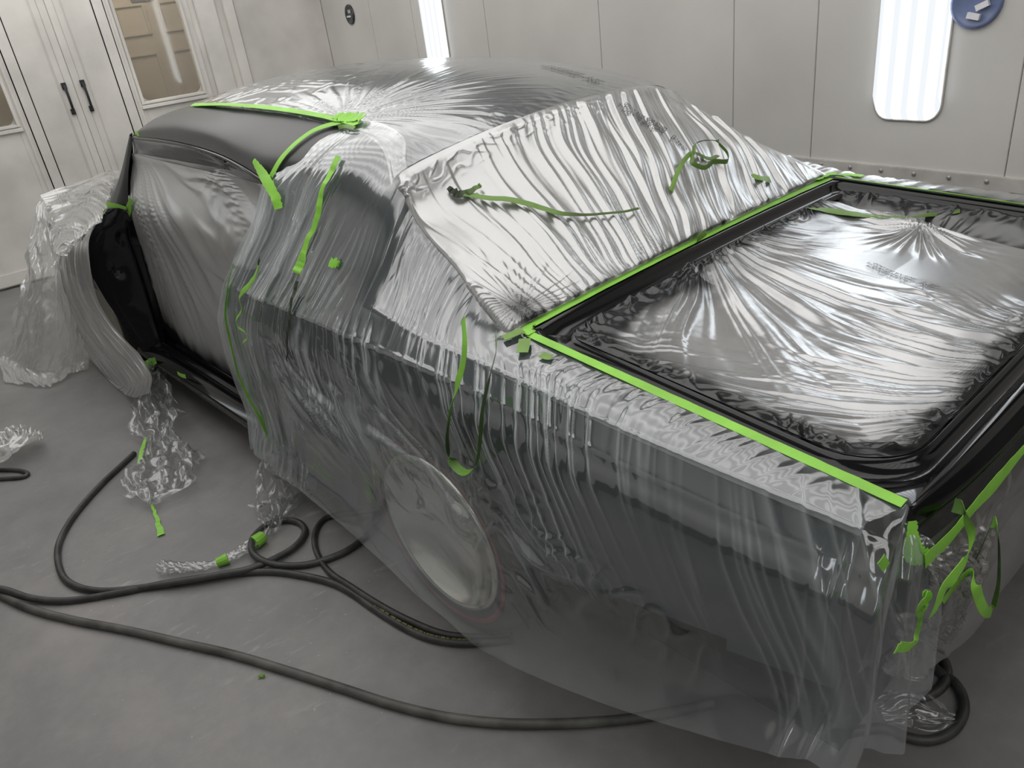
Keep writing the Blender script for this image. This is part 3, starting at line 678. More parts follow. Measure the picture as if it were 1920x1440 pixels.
# --- hinge pillar: pressed black panel with a bulged upper end
hp_outer = [(-3.56, -.772, .925), (-3.60, -.835, .86), (-3.66, -.893, .77), (-3.67, -.906, .66), (-3.66, -.892, .52), (-3.64, -.865, .38), (-3.62, -.832, .24), (-3.60, -.815, .17)]
hp_inner = [(-3.49, -.700, .925), (-3.50, -.69, .86), (-3.55, -.68, .77), (-3.56, -.675, .66), (-3.56, -.685, .52), (-3.56, -.70, .40), (-3.56, -.715, .30), (-3.55, -.73, .22)]
A = cr(np.array(hp_outer), 70); B = cr(np.array(hp_inner), 70); t = np.linspace(0, 1, 46)
Ph = A[:, None] * (1 - t)[None, :, None] + B[:, None] * t[None, :, None]
zz = Ph[..., 2]; tt = np.broadcast_to(t[None], zz.shape)
dep = 0.018 * np.sin(np.pi * tt) + 0.010 * sstep(.12, .2, tt) * (1 - sstep(.75, .85, tt)) * sstep(.2, .3, zz) * (1 - sstep(.82, .88, zz))
dep -= 0.016 * gauss(tt, .45, .10) * gauss(zz, .64, .035) + 0.010 * gauss(tt, .25, .07) * gauss(zz, .80, .025) + 0.010 * gauss(tt, .65, .07) * gauss(zz, .78, .03)
dep += 0.008 * gauss(tt, .35, .12) * gauss(zz, .47, .05)
Ph[..., 0] += dep
finish('hinge_pillar', grid_mesh('hinge_pillar', Ph), 'jamb', car, None, True)
for (yy, z) in ((-.80, .79), (-.735, .775), (-.83, .63), (-.72, .62), (-.79, .62)):
    bm = bmesh.new(); bmesh.ops.create_cone(bm, cap_ends=True, segments=10, radius1=0.010, radius2=0.007, depth=0.012, matrix=Matrix.Translation((-3.60, yy, z)) @ Matrix.Rotation(math.pi / 2, 4, 'Y'))
    me = bpy.data.meshes.new('hinge_bolt'); bm.to_mesh(me); bm.free(); finish('hinge_bolt', me, 'jamb', car)
# --- sill with pressed ridges
prof = [(-.66, .255), (-.69, .262), (-.70, .235), (-.725, .232), (-.732, .243), (-.742, .243), (-.748, .230), (-.775, .226), (-.781, .236), (-.79, .236), (-.80, .222), (-.822, .214), (-.83, .195), (-.825, .17), (-.80, .155), (-.70, .15)]
Ps = np.array([[(s, y, z) for y, z in prof] for s in np.linspace(-3.70, -1.9, 40)])
finish('sill', grid_mesh('sill', Ps), 'black', car, None, False)
# --- latch pillar at the back of the door opening
strip('latch_pillar', [(-1.90, -.62, 1.10), (-1.95, -.66, .9), (-2.05, -.66, .6), (-2.15, -.66, .25)], [(-1.85, -.50, 1.10), (-1.9, -.52, .9), (-2.0, -.55, .6), (-2.1, -.55, .25)], 'jamb', 24, 5)
# --- interior floor, inner walls and underside so that nothing is hollow
inn = MB(); inn.box((-4.55, -.66, .16), (-.12, .66, .24)); inn.box((-3.95, -.68, .24), (-3.72, .68, .88)); inn.box((-1.30, -.62, .24), (-1.22, .62, .80)); inn.box((-2.2, -.5, .24), (-1.55, .5, .62))
inn.build('floor_pan', 'dark', car)
# --- trunk: gutter channel, tub
def rrect(d, rf, rr, dz, n=14, srear=0.0):
    s0, s1 = -.875 + d, -.028 - srear; out = []
    def yw(s): return np.interp(s, [-.875, -.03], [.700, .738])
    def corner(cs, cy, r, a0):
        for k in range(n + 1):
            a = math.radians(a0 + 90 * k / n); out.append((cs + r * math.cos(a), cy + r * math.sin(a)))
    y0 = yw(s0) - d; y1 = yw(s1) - d
    corner(s0 + rf, -(y0 - rf), rf, 180); 
    def run(a, b, m):
        for k in range(1, m): out.append(tuple(np.array(a) + (np.array(b) - np.array(a)) * k / m))
    run((s0 + rf, -y0), (s1 - rr, -y1), 24); corner(s1 - rr, -(y1 - rr), rr, 270)
    run((s1, -(y1 - rr)), (s1, y1 - rr), 30); corner(s1 - rr, y1 - rr, rr, 0)
    run((s1 - rr, y1), (s0 + rf, y0), 24); corner(s0 + rf, y0 - rf, rf, 90)
    run((s0, y0 - rf), (s0, -(y0 - rf)), 30)
    P = np.array([(s, y, 0) for s, y in out]); bow = 0.012 * (1 - (P[:, 1] / .74) ** 2) * sstep(-.2, -.03, P[:, 0])
    P[:, 0] += bow; P[:, 2] = deck_z(P[:, 0]) + dz + 0.012 * (1 - (P[:, 1] / .72) ** 2); return P
GUT = [(-.006, .03, .02, .001, -.004), (0, .03, .022, 0, 0), (.010, .03, .03, -.002, .004), (.016, .03, .09, -.010, .012), (.020, .035, .12, -.024, .02), (.050, .045, .13, -.030, .036), (.056, .05, .13, -.018, .042), (.062, .055, .13, -.012, .047), (.072, .06, .13, -.014, .055), (.078, .06, .13, -.030, .06), (.082, .06, .13, -.12, .064)]
loops = [rrect(d, rf, rr, dz, srear=sr) for d, rf, rr, dz, sr in GUT]
Pg = np.stack(loops + [], 1); Pg = np.concatenate([Pg, Pg[:1]], 0)
finish('trunk_gutter', grid_mesh('trunk_gutter', Pg), 'black', car, None, True)
GUTTER_P = Pg
tub = MB(); tub.box((-.86, -.66, .38), (-.08, .66, .42)); tub.build('trunk_floor', 'dark', car)
# rear panel below the trunk lip
lipA = [(-.030, -.738, .858), (-.012, -.5, .868), (-.004, 0, .872), (-.012, .5, .868), (-.030, .738, .858)]
TP = [lipA,
      [(-.024, -.738, .852), (-.003, -.5, .860), (.005, 0, .864), (-.003, .5, .860), (-.024, .738, .852)],
      [(-.018, -.745, .825), (.008, -.5, .83), (.016, 0, .832), (.008, .5, .83), (-.018, .745, .825)],
      [(-.022, -.75, .80), (.004, -.5, .80), (.012, 0, .80), (.004, .5, .80), (-.022, .75, .80)],
      [(-.030, -.76, .76), (-.002, -.5, .755), (.006, 0, .75), (-.002, .5, .755), (-.030, .76, .76)],
      [(-.05, -.80, .55), (-.03, -.5, .50), (-.02, 0, .50), (-.03, .5, .50), (-.05, .80, .55)]]
finish('rear_panel', grid_mesh('rear_panel', net(TP, 40, 60)), 'black', car, None, True)
# --- rear screen under its film
RW = np.array([
 [(-1.355, -.60, 1.222), (-1.30, -.36, 1.270), (-1.31, 0, 1.284), (-1.32, .3, 1.268), (-1.375, .515, 1.218)],
 [(-1.29, -.605, 1.115), (-1.215, -.36, 1.185), (-1.205, 0, 1.195), (-1.215, .32, 1.180), (-1.25, .525, 1.150)],
 [(-1.13, -.635, 1.040), (-1.08, -.36, 1.085), (-1.07, 0, 1.095), (-1.075, .35, 1.085), (-1.12, .605, 1.050)],
 [(-1.00, -.665, .978), (-.97, -.36, .998), (-.97, 0, 1.005), (-.98, .36, .998), (-1.0, .655, .985)],
 [(-.888, -.690, .927), (-.885, -.36, .935), (-.885, 0, .938), (-.89, .36, .935), (-.895, .700, .927)],
])
Pw = net(RW, 30, 40); nw = toward(normals(Pw), Pw, (1, 0, 4))
finish('rear_screen', grid_mesh('rear_screen', Pw - nw * 0.03), 'dark', car, None, True)
# --- front end: wings, bonnet (under film)
FE = [[(-3.68, -.90, .55), (-3.68, -.905, .70), (-3.66, -.88, .82), (-3.66, -.78, .89), (-3.70, -.4, .93), (-3.72, 0, .95)],
      [(-4.0, -.90, .55), (-4.0, -.90, .70), (-4.0, -.875, .81), (-4.0, -.77, .88), (-4.0, -.4, .92), (-4.0, 0, .94)],
      [(-4.4, -.88, .55), (-4.4, -.885, .70), (-4.4, -.855, .80), (-4.4, -.76, .865), (-4.4, -.4, .895), (-4.4, 0, .91)],
      [(-4.72, -.84, .52), (-4.72, -.845, .66), (-4.72, -.82, .78), (-4.72, -.74, .84), (-4.75, -.4, .86), (-4.76, 0, .87)],
      [(-4.74, -.83, .45), (-4.78, -.82, .55), (-4.80, -.78, .65), (-4.80, -.72, .72), (-4.84, -.4, .74), (-4.85, 0, .74)]]
Pn = net(FE, 40, 40)
finish('front_wing', grid_mesh('front_wing', Pn), 'primer', car, None, True)
Pn2 = Pn.copy(); Pn2[..., 1] *= -1; finish('front_wing', grid_mesh('front_wing', Pn2), 'primer', car, None, True)
# --- wheels: tyre with a red stripe, dished metal cover
def wheel(s, y, sgn):
    t = bpy.data.objects.new('wheel', None); link(t, car); t.location = (s, y, .322)
    def lathe(nm, prof, mat, n=56):
        v = []; f = []; m = len(prof)
        for k in range(n):
            a = 2 * math.pi * k / n
            for r, d in prof: v.append((r * math.cos(a), sgn * d, r * math.sin(a)))
        for k in range(n):
            k2 = (k + 1) % n
            for j in range(m - 1): f.append((k * m + j, k * m + j + 1, k2 * m + j + 1, k2 * m + j))
        return obj(nm, v, f, mat, t, None, True)
    lathe('tyre', [(.21, .19), (.30, .19), (.328, .16), (.33, .10), (.328, .04), (.315, .008), (.285, -.004), (.262, -.002), (.245, .004), (.235, .02), (.235, .1)], 'tyre')
    lathe('red_stripe', [(.272, -.0055), (.268, -.0065), (.262, -.0062), (.258, -.004)], 'redline')
    lathe('wheel_cover', [(.238, .012), (.238, -.004), (.228, -.008), (.220, -.002), (.208, .014), (.185, .036), (.155, .056), (.12, .072), (.085, .082), (.06, .084), (.052, .076), (.046, .066), (.02, .062), (.0005, .062)], 'chrome')
    return t
wheel(-1.15, -.855, 1); wheel(-1.15, .855, -1); wheel(-4.05, -.84, 1); wheel(-4.05, .84, -1)

# ------------------------------------------------------------------ films
# ---- roof film
RX = np.array([(0, -.004, -.001)] * 4 + [(0, -.02, -.004), (0, -.05, -.025), (-.01, -.05, -.035)])
ROOFX = np.concatenate([(ROOF[:, 0] + RX)[:, None], ROOF], 1)
P = net(ROOFX, 380, 240); n = toward(normals(P), P, (-2, 0, 4))
s, y = P[..., 0], P[..., 1]
fx, fy = -1.78, -.50                               # gathers run out of the tape corner
ang = np.arctan2(y - fy, s - fx); dist = np.hypot(s - fx, y - fy)
wv = ang + 0.05 * fbm(dist * 2, ang * 3, 3, 2)
fan = (ridge(wv * 7.5, dist * 1.0, 5, 5) * .0034 + ridge(wv * 15 + 7, dist * 1.4, 8, 6) * .0016)
fan *= sstep(.03, .12, dist) * (1 - sstep(.20, .70, dist)) * (0.15 + 0.85 * sstep(-.1, .5, ang))
frontw = ridge(s * 5 + 1.5 * fbm(s * 3, y * 3, 2), y * 16, 21, 6) * .0028 * (1 - sstep(-2.3, -1.9, s)) * (1 - sstep(-.35, -.1, y) * .6)
soft = fbm(s * 2, y * 2, 31, 1) * .0015
edge = ridge(y * 26, s * 6, 44, 4) * .0015 * sstep(-1.5, -1.36, s)
d = 0.004 + fan + frontw + soft + edge
roof_film = sheet('roof_film', P + n * d[..., None], 'f_roof')
tag(roof_film, 'grey plastic masking film clinging to the coupe roof', 'masking film')

# ---- near side film: quarter, sail panel, wheel arch, hanging hem, pleats round the tail corner
TAILX = np.array([
 [(-.045, -.738, .846), (-.04, -.745, .838), (-.035, -.755, .825), (-.03, -.765, .81), (-.025, -.775, .795), (-.020, -.79, .765), (-.016, -.805, .71), (-.014, -.815, .64), (-.012, -.82, .58), (-.01, -.825, .51), (-.01, -.83, .44)],
 [(-.035, -.735, .815), (-.03, -.738, .81), (-.02, -.738, .80), (-.012, -.738, .79), (-.006, -.738, .78), (0, -.74, .75), (.004, -.745, .70), (.006, -.75, .64), (.008, -.752, .58), (.01, -.755, .51), (.012, -.757, .43)],
 [(-.03, -.73, .795), (-.02, -.725, .79), (-.012, -.72, .785), (-.004, -.715, .78), (.002, -.71, .765), (.006, -.705, .74), (.012, -.695, .70), (.016, -.69, .645), (.018, -.69, .595), (.02, -.69, .54), (.02, -.69, .49)],
])
FULL = creased(np.concatenate([SIDE, TAILX]))
nu, nv = 1000, 430
# even spacing along the body: stations are unevenly spaced, so resample by mid-height length
A = cr(FULL, 1200); mid = A[:, 8]; L_ = np.concatenate([[0], np.cumsum(np.linalg.norm(np.diff(mid, axis=0), axis=1))])
lq = np.linspace(0, L_[-1], nu); A = np.stack([np.interp(lq, L_, A[:, i, j]) for i in range(A.shape[1]) for j in range(3)], -1).reshape(nu, -1, 3)
from_k = np.linspace(0, 1, nu)
A = np.stack([np.convolve(np.pad(A[:, i, j], 4, mode='edge'), np.ones(9) / 9, 'valid') for i in range(A.shape[1]) for j in range(3)], -1).reshape(nu, A.shape[1], 3)
P = np.swapaxes(cr(np.swapaxes(A, 0, 1), nv), 0, 1)
n = toward(normals(P), P, (-1.0, -3.0, 1.2))
s, y, z = P[..., 0], P[..., 1], P[..., 2]
b = arclen(P, 1); bl = np.linspace(0, 1, nv)[None, :] * np.ones((nu, 1))
al = np.broadcast_to((L_[-1] * from_k)[:, None], s.shape)       # running length from the door opening
upper = sstep(.83, .95, z) * (1 - sstep(-1.25, -.95, s))
nearroof = np.maximum(sstep(1.14, 1.23, z), sstep(1.02, 1.16, z) * sstep(-1.72, -1.5, s))
warp = 0.10 * fbm(al * 3, b * 2.0, 3, 2)
pl = ridge((al + warp * .5) * 26, b * 1.1, 11, 3) * .0032 + ridge((al + warp) * 44, b * 1.4, 12, 2.6) * .0012
d = 0.004 + pl * (upper * (1 - nearroof * .95) * sstep(-2.3, -1.4, s) * .3 + upper * (1 - nearroof * .95) * .7)
# film hanging free of the glass area in front of the sail panel: slack vertical folds
front = 1 - sstep(.22, .50, al)
d = d + front * (1 - nearroof) * (ridge(al * 20 + 0.6 * fbm(b * 2, al * 3, 4), b * .8, 61, 2) * .008 + perlin(al * 9, b * 1.6, 66) * .016 + ridge(al * 34, b * 1.2, 62, 2.4) * .0025)
# pulled lines running down and rearward over the flank
q = al - 0.42 * b + 0.05 * fbm(al * 2, b * 2, 81, 2)
flank = (1 - sstep(.86, .92, z)) * sstep(.35, .55, al)
la = ridge(q * 14, b * .7 + 3, 83, 3, 2.6); lb_ = ridge(q * 26 + 5, b * 1.0, 84, 2.6, 2.6)
line = la * .0050 + lb_ * .0024
lmask = flank * sstep(.44, .62, z + .04 * sstep(-1.2, -.4, s)) * (0.22 + .78 * sstep(-.2, .4, fbm(al * 2.2, b * 2.2, 88, 2))) * (1 - .78 * sstep(-.75, -.35, s))
d = d + line * lmask
milk_glint = np.maximum(la ** 6 * 1.0, lb_ ** 6 * .8) * lmask + .25 * upper * (1 - nearroof) * ridge((al + warp * .5) * 26, b * 1.1, 11, 5)  # whiter fold lines: doubled film plus painted glints along the creases
# short gathers leaving the trunk tape
deckg = sstep(-1.0, -.85, s) * (1 - sstep(-.02, .10, b - .0))
gat = ridge(al * 24 + b * 12, b * 3, 91, 2) * .0016 * sstep(-.95, -.85, s) * np.exp(-((b - .04) / .05) ** 2)
d = d + gat * (0.35 + .65 * sstep(-.5, .2, fbm(al * 5, 0.5, 92, 2)))
# crumpled swags above the wheel
dz_ = z - (.60 - .10 * sstep(-1.5, -.8, s) + .02 * np.sin(al * 9))
cr_m = np.exp(-(dz_ / .13) ** 2) * sstep(-1.95, -1.75, s) * (1 - sstep(-.75, -.45, s))
sw = fbm(al * 6, b * 9, 101, 3)
d = d + cr_m * (ridge(b * 13 + 1.6 * perlin(al * 4, b * 3, 105), al * 5, 103, 4) * .015 + np.abs(sw) * .008)
# second swag line sweeping down to the rear bumper
dz2 = z - (.66 - .16 * sstep(-1.0, -.3, s)); m2 = np.exp(-(dz2 / .05) ** 2) * sstep(-1.0, -.85, s) * (1 - sstep(-.42, -.2, s))
d = d + m2 * (ridge(al * 14 + b * 9, b * 9, 107, 4) * .010 + .004)
# free hem: broad soft waves, a little outward
free = 1 - sstep(0.02, 0.20, z - np.interp(s, [-2.4, -1.6, -1.1, -.4, -.05], [.14, .19, .15, .30, .46]))
d = d + free * (perlin(al * 2.5, b * 1.2, 111) * .014 + perlin(al * 9, b * 2, 112) * .003 + .010)
# deep pleats where the film is folded round the tail corner
tl = sstep(L_[-1] - .26, L_[-1] - .17, al) * (1 - sstep(.80, .84, z))
d = d + tl * (np.sin((al - L_[-1]) * 75 + 1.5 * (z - .6)) * .014 * (1 - sstep(.5, .82, z) * .6) + ridge(al * 30, b, 121, 3) * .008)
spray = 0.85 * np.exp(-(b / .022) ** 2) * sstep(-.95, -.88, s) * (0.6 + .4 * fbm(al * 6, b * 5, 131, 2)) + .25 * np.exp(-(b / .06) ** 2) * sstep(-1.0, -.9, s) * np.clip(fbm(al * 9, b * 6, 132, 2), 0, 1)
milk = milk_glint + .42 * (1 - sstep(.18, .42, al)) * (.5 + .5 * sstep(-.4, .3, fbm(al * 9, b * 1.2, 141, 2))) + .12 * free + .22 * cr_m * ridge(b * 13 + 1.6 * perlin(al * 4, b * 3, 105), al * 5, 103, 4) + .06 * cr_m + .12 * tl + .30 * np.exp(-((np.hypot(s + 1.24, z - .44)) / .30) ** 4)
side_film = sheet('side_film', P + n * d[..., None], 'f_side', spray=spray, milk=milk, uv=np.stack([al - .30 * b * (1 - sstep(.80, .92, z)), b], -1))
tag(side_film, 'long grey plastic masking film over the near rear quarter, hanging past the wheel', 'masking film')

# ---- rear window film
RWX = np.concatenate([(RW[:, 0] + np.array((0, -.030, -.026)))[:, None], RW], 1)
P = net(RWX, 330, 420); n = toward(normals(P), P, (1, 0, 4))
s, y, z = P[..., 0], P[..., 1], P[..., 2]; u = np.linspace(0, 1, 330)[:, None] * np.ones((1, 420)); a = arclen(P, 0)
ww = y + .30 * u * sstep(-.62, .0, y) + .014 * fbm(y * 4, u * 2, 5, 2)
amp = (0.35 + .65 * sstep(-.35, .1, y)) * (0.45 + .55 * np.sin(np.pi * np.clip(u, 0, 1)) ** .5)
d = (perlin(ww * 10, u * .5, 201) * .017 + ridge(ww * 16 + 3, u * .6, 202, 1.6) * .013) * amp + ridge(ww * 32, u * 1.0, 203, 2.0) * .003 + fbm(ww * 60, u * 6, 204, 2) * .0003
d += ridge(ww * 34, u * 2, 207, 2.0) * .003 * sstep(.72, 1.0, u)              # tight gathers at the trunk tape
d += ridge(y * 22, u * 16, 209, 3) * .003 * (1 - sstep(.0, .22, u)) * (1 - sstep(-.1, .2, y))
dc = np.hypot(y + .66, s + .93); d += ridge(np.arctan2(y + .66, s + .93) * 7, dc * 3, 208, 3) * .0035 * np.exp(-(dc / .16) ** 2)
fade = sstep(0, .05, u) * sstep(0, .02, 1 - u)
d = d * fade * sstep(0, .03, np.linspace(0, 1, 420))[None] * sstep(0, .03, 1 - np.linspace(0, 1, 420))[None] + .006
spray = .8 * np.exp(-((1 - u) / .035) ** 2) * np.clip(.6 + fbm(y * 18, u * 8, 211, 2), 0, 1) + .5 * np.exp(-((1 - u) / .10) ** 2) * np.clip(fbm(y * 30, u * 5, 212, 2), 0, 1)
spray = spray + .9 * np.exp(-(dc / .05) ** 2)
win_film = sheet('rear_window_film', P + n * d[..., None], 'f_window', spray=spray, uv=np.stack([ww, a], -1))
tag(win_film, 'silvery plastic masking film with upright pleats over the rear window', 'masking film')

# ---- far wing film
FW = []
for sx, zt, y0 in ((-1.40, 1.20, .52), (-1.22, 1.11, .55), (-1.05, 1.0, .63), (-.895, .927, .705), (-.45, .893, .722), (-.02, .860, .738)):
    zb = np.interp(sx, [-1.4, -.8, 0], [.90, .90, .85])
    FW.append([(sx, y0, zt), (sx, y0 + (.80 - y0) * .5, zt + (zb - zt) * .35 + .012), (sx, .80, zb + .010), (sx, .865, zb - .012), (sx, .905, zb - .06), (sx, .915, .70), (sx, .92, .45), (sx, .95, .25)])
P = net(FW, 200, 110); n = toward(normals(P), P, (-.5, 2.5, 4)); s, y = P[..., 0], P[..., 1]; b = arclen(P, 1); a = arclen(P, 0)
d = .004 + ridge(a * 14 + b * 12, b * 3, 301, 4) * .006 * np.exp(-(b / .18) ** 2) + perlin(a * 6, b * 6, 303) * .004
spray = .6 * np.exp(-(b / .02) ** 2) * sstep(-.95, -.88, s)
far_film = sheet('far_wing_film', P + n * d[..., None], 'f_window', spray=spray)
tag(far_film, 'plastic masking film over the far rear wing beside the wall', 'masking film')

# ---- trunk film, fixed along the inner lip of the gutter, sagging into the boot
LP = rrect(.066, .06, .135, -.010, srear=.058)
nloop = len(LP); nr_ = 170
cen = np.array([-.47, 0.0, 0])
NL = 720
LPd = np.stack([np.interp(np.linspace(0, 1, NL + 1), np.linspace(0, 1, nloop + 1), np.append(LP[:, k], LP[0, k])) for k in range(3)], -1)[:NL]
# straight grid over the bounding rectangle, warped to the rounded outline
nu, nv = 300, 420
uu = np.linspace(-1, 1, nu)[:, None] * np.ones((1, nv)); vv = np.linspace(-1, 1, nv)[None] * np.ones((nu, 1))
s0, s1 = -.875 + .064, -.028 - .054
sb = (s0 + s1) / 2 + uu * (s1 - s0) / 2
yb_ = np.interp(sb, [-.875, -.03], [.700, .738]) - .064
rr = .12
ycl = np.where((sb > s1 - rr), yb_ - rr + np.sqrt(np.maximum(0, rr ** 2 - np.clip(sb - (s1 - rr), 0, rr) ** 2)), yb_)
rf = .05
ycl = np.where((sb < s0 + rf), yb_ - rf + np.sqrt(np.maximum(0, rf ** 2 - np.clip((s0 + rf) - sb, 0, rf) ** 2)), ycl)
yb2 = vv * ycl
P = np.stack([sb, yb2, deck_z(sb) + .012 * (1 - (yb2 / .72) ** 2)], -1); P[..., 0] += .012 * (1 - (yb2 / .74) ** 2) * sstep(-.2, -.03, sb)
e_s0 = sb - s0; e_s1 = s1 - sb; e_y0 = (vv + 1) * ycl; e_y1 = (1 - vv) * ycl
edge = np.minimum(np.minimum(e_s0, e_s1), np.minimum(e_y0, e_y1))
s, y = P[..., 0], P[..., 1]
# fans of tension: from the middle of the front edge and from the rear edge
f1 = (-.93, .02); a1 = np.arctan2(y - f1[1], s - f1[0]); r1 = np.hypot(s - f1[0], y - f1[1])
f2 = (.25, -.28); a2 = np.arctan2(y - f2[1], f2[0] - s); r2 = np.hypot(s - f2[0], y - f2[1])
w1 = a1 + .05 * fbm(r1 * 2, a1 * 2, 401, 2); w2 = a2 + .03 * fbm(r2 * 2, a2 * 3, 402, 2)
near = 1 - sstep(.05, .35, y)
d = (ridge(w1 * 6.5, r1 * .8, 403, 2.2) * .009 + perlin(w1 * 6, r1 * .9, 404) * .010 + ridge(w1 * 15, r1 * 1.2, 405, 3) * .0025) * (1 - sstep(.45, .95, r1)) * near
d += (ridge(w2 * 15, r2 * 1.0, 406, 2.2) * .006 + perlin(w2 * 16, r2 * 1.2, 407) * .007 + ridge(w2 * 34, r2 * 1.6, 408, 3) * .0018) * sstep(-.55, -.15, s) * (1 - sstep(-.12, .22, y) * .85)
d += ridge(y * 24 - s * 14, s * 3, 409, 3) * .005 * np.exp(-(e_y0 / .14) ** 2)
d += fbm(s * 30, y * 30, 410, 2) * .0003 + fbm(s * 5, y * 5, 411, 2) * .004
d *= 1 - .93 * np.exp(-(((s + .45) / .20) ** 2 + ((y - .22) / .13) ** 2))
crum = np.exp(-(edge / .035) ** 2)
d += crum * (ridge(s * 13 + 2 * perlin(y * 9, s * 9, 412), y * 13, 413, 2) * .014 + np.abs(fbm(s * 18, y * 18, 414, 2)) * .006 - .008)
# the film is draped over a strut near the far side: a ridge, then it drops away
rl = np.interp(s, [-.80, -.62, -.45, -.30, -.1], [.50, .50, .46, .46, .44])
tent = np.exp(-((y - rl) / .05) ** 2) * sstep(-.86, -.72, s) * (1 - sstep(-.35, -.2, s))
drop = sstep(0.0, .06, y - rl) * (1 - np.exp(-(e_y1 / .07) ** 2))
pk = np.hypot(s + .50, (y - .46) * 1.3); apk = np.arctan2(y - .46, s + .50)
d += ridge(apk * 4.0 + 1, pk * 1.5, 421, 2) * .014 * np.exp(-(pk / .18) ** 2)
d *= 1 - .9 * np.exp(-(((s + .43) / .21) ** 4 + ((y - .21) / .10) ** 4))
sag = -.020 * sstep(0, .12, edge) - .018 * sstep(.05, .4, edge) - .045 * drop + .012 * tent
P[..., 2] += -.010 + sag + d * sstep(0, .012, edge) * 1.0
es = np.minimum(np.minimum(e_s0, e_y0), np.minimum(e_s1 * 1.25, e_y1 * .75))
jag = fbm(s * 9, y * 9, 430, 2)
spray = 1 - sstep(.02, .085, es + .022 * jag - .035 * gauss(s, -.75, .14) * (y < -.2))
spray = np.maximum(spray, .88 * sstep(.01, .07, y - rl + .02 * jag) * sstep(-.8, -.7, s))  # film past the strut ridge is blackened as well
spray = np.maximum(spray, .5 * (1 - sstep(.04, .20, es + .04 * jag)))
trunk_film = sheet('trunk_film', P, 'f_trunk', spray=spray, uv=np.stack([np.where(r1 < .6, w1 * .55, w1 * .55), r1], -1))
tag(trunk_film, 'silver plastic masking film stretched over the open trunk, black overspray round its edge', 'masking film')

# ---- tail film
TF = []
for yy, zt, sx, zb in ((-.735, .79, -.012, .52), (-.62, .797, .006, .42), (-.45, .797, .012, .33), (-.2, .80, .018, .30), (.1, .80, .018, .28), (.45, .797, .012, .30), (.76, .79, -.015, .34)):
    TF.append([(sx, yy, zt), (sx + .006, yy, zt - .05), (sx + .004, yy, zt - .14), (sx - .004, yy, (zt + zb) / 2), (sx - .02, yy, zb + .10), (sx - .035, yy, zb)])
P = net(TF, 330, 140); n = toward(normals(P), P, (3, 0, .5)); y, z = P[..., 1], P[..., 2]
g = (-.66, .56); ag = np.arctan2(z - g[1], y - g[0]); rg = np.hypot(y - g[0], z - g[1])
g2 = (-.72, .76); ag2 = np.arctan2(z - g2[1], y - g2[0]); rg2 = np.hypot(y - g2[0], z - g2[1])
d = .006 + ridge(ag * 4.5, rg * 2, 501, 2) * .020 * np.exp(-(rg / .22) ** 2) + ridge(ag2 * 5, rg2 * 2, 502, 3) * .010 * np.exp(-(rg2 / .3) ** 2) + perlin(y * 5, z * 4, 503) * .010 + perlin((y + z) * 9, (y - z) * 2, 505) * .005
tail_film = sheet('tail_film', P + n * d[..., None] * sstep(0, .06, .80 - z)[..., None] + n * .003, 'f_tail', spray=.5 * np.exp(-((.80 - z) / .03) ** 2))
tag(tail_film, 'smoky plastic masking film hanging from the tape under the trunk lip', 'masking film')

# ---- door opening film, drawn in below the roof rail and fanned from the pillar top
DF = []
top = [(-3.325, -.625, 1.226), (-3.15, -.642, 1.222), (-2.85, -.655, 1.226), (-2.55, -.668, 1.222), (-2.28, -.682, 1.205), (-2.08, -.70, 1.18), (-1.94, -.71, 1.155)]
bot = [(-3.53, -.705, .31), (-3.36, -.70, .262), (-3.10, -.695, .262), (-2.85, -.695, .262), (-2.60, -.695, .262), (-2.38, -.70, .262), (-2.20, -.72, .27)]
inset = [0, .05, .085, .10, .09, .05, .0, -.02]
top.append((-1.80, -.70, 1.15)); bot.append((-2.0, -.74, .27))
for t_, b_, i_ in zip(top, bot, inset):
    t_ = np.array(t_); b_ = np.array(b_); row = []
    for k, f_ in enumerate((0, .08, .25, .5, .75, .93, 1.0)):
        p = t_ * (1 - f_) + b_ * f_
        if i_ == 0: p = np.array([np.interp(p[2], [.31, .5, .77, .925, 1.226], [-3.53, -3.555, -3.54, -3.46, -3.325]), np.interp(p[2], [.31, .77, .925, 1.226], [-.705, -.675, -.69, -.625]), p[2]])
        p[1] += i_ * [0, .35, .75, .8, .5, .15, 0][k] + [0, .010, 0, 0, 0, 0, 0][k]; row.append(p)
    DF.append(row)
P = net(DF, 620, 260); n = toward(normals(P), P, (-2, -3, 1.5)); s, y, z = P[..., 0], P[..., 1], P[..., 2]
fa = np.arctan2(1.24 - z, s + 3.36); fr = np.hypot(1.24 - z, s + 3.36)
w = fa + .05 * fbm(fr * 3, fa * 4, 601, 2)
fanm = sstep(.45, .85, fa) * (1 - sstep(.5, 1.0, fr) * .8)
fanm = fanm * sstep(.12, .40, fr)
d = .003 + fanm * (ridge(w * 10, fr * .8, 603, 2.5) * .0055 + ridge(w * 17, fr * 1.0, 604, 2.2) * .002 * sstep(.25, .5, fr) + perlin(w * 7, fr * .6, 602) * .006)
slack = (1 - sstep(.55, .95, fa))
d += slack * sstep(.15, .5, fr) * (ridge(w * 6, fr * 1.0, 606, 3) * .006 + fbm(s * 4, z * 4, 605, 1) * .005)
sc_ = np.hypot(s + 2.36, (z - 1.10) * .8); d += ridge(np.arctan2(z - 1.17, s + 2.36) * 4, sc_ * 2, 610, 3) * .006 * np.exp(-(sc_ / .2) ** 2)
d *= sstep(0, .03, z - .262) * sstep(0, .02, 1.235 - z)
botd = z - .262; spray = (1 - sstep(.005, .13, botd + .03 * fbm(s * 9, z * 4, 620, 2))) + (1 - sstep(.0, .05, s + 3.55 + .02 * fbm(z * 15, s * 10, 621, 2))) * (z < .9) + .9 * np.exp(-(np.hypot(s + 3.48, z - .33) / .12) ** 2)
df_ = np.clip(1.0 - np.hypot((s + 3.42) / .16, (z - 1.02) / .22), 0, 1)
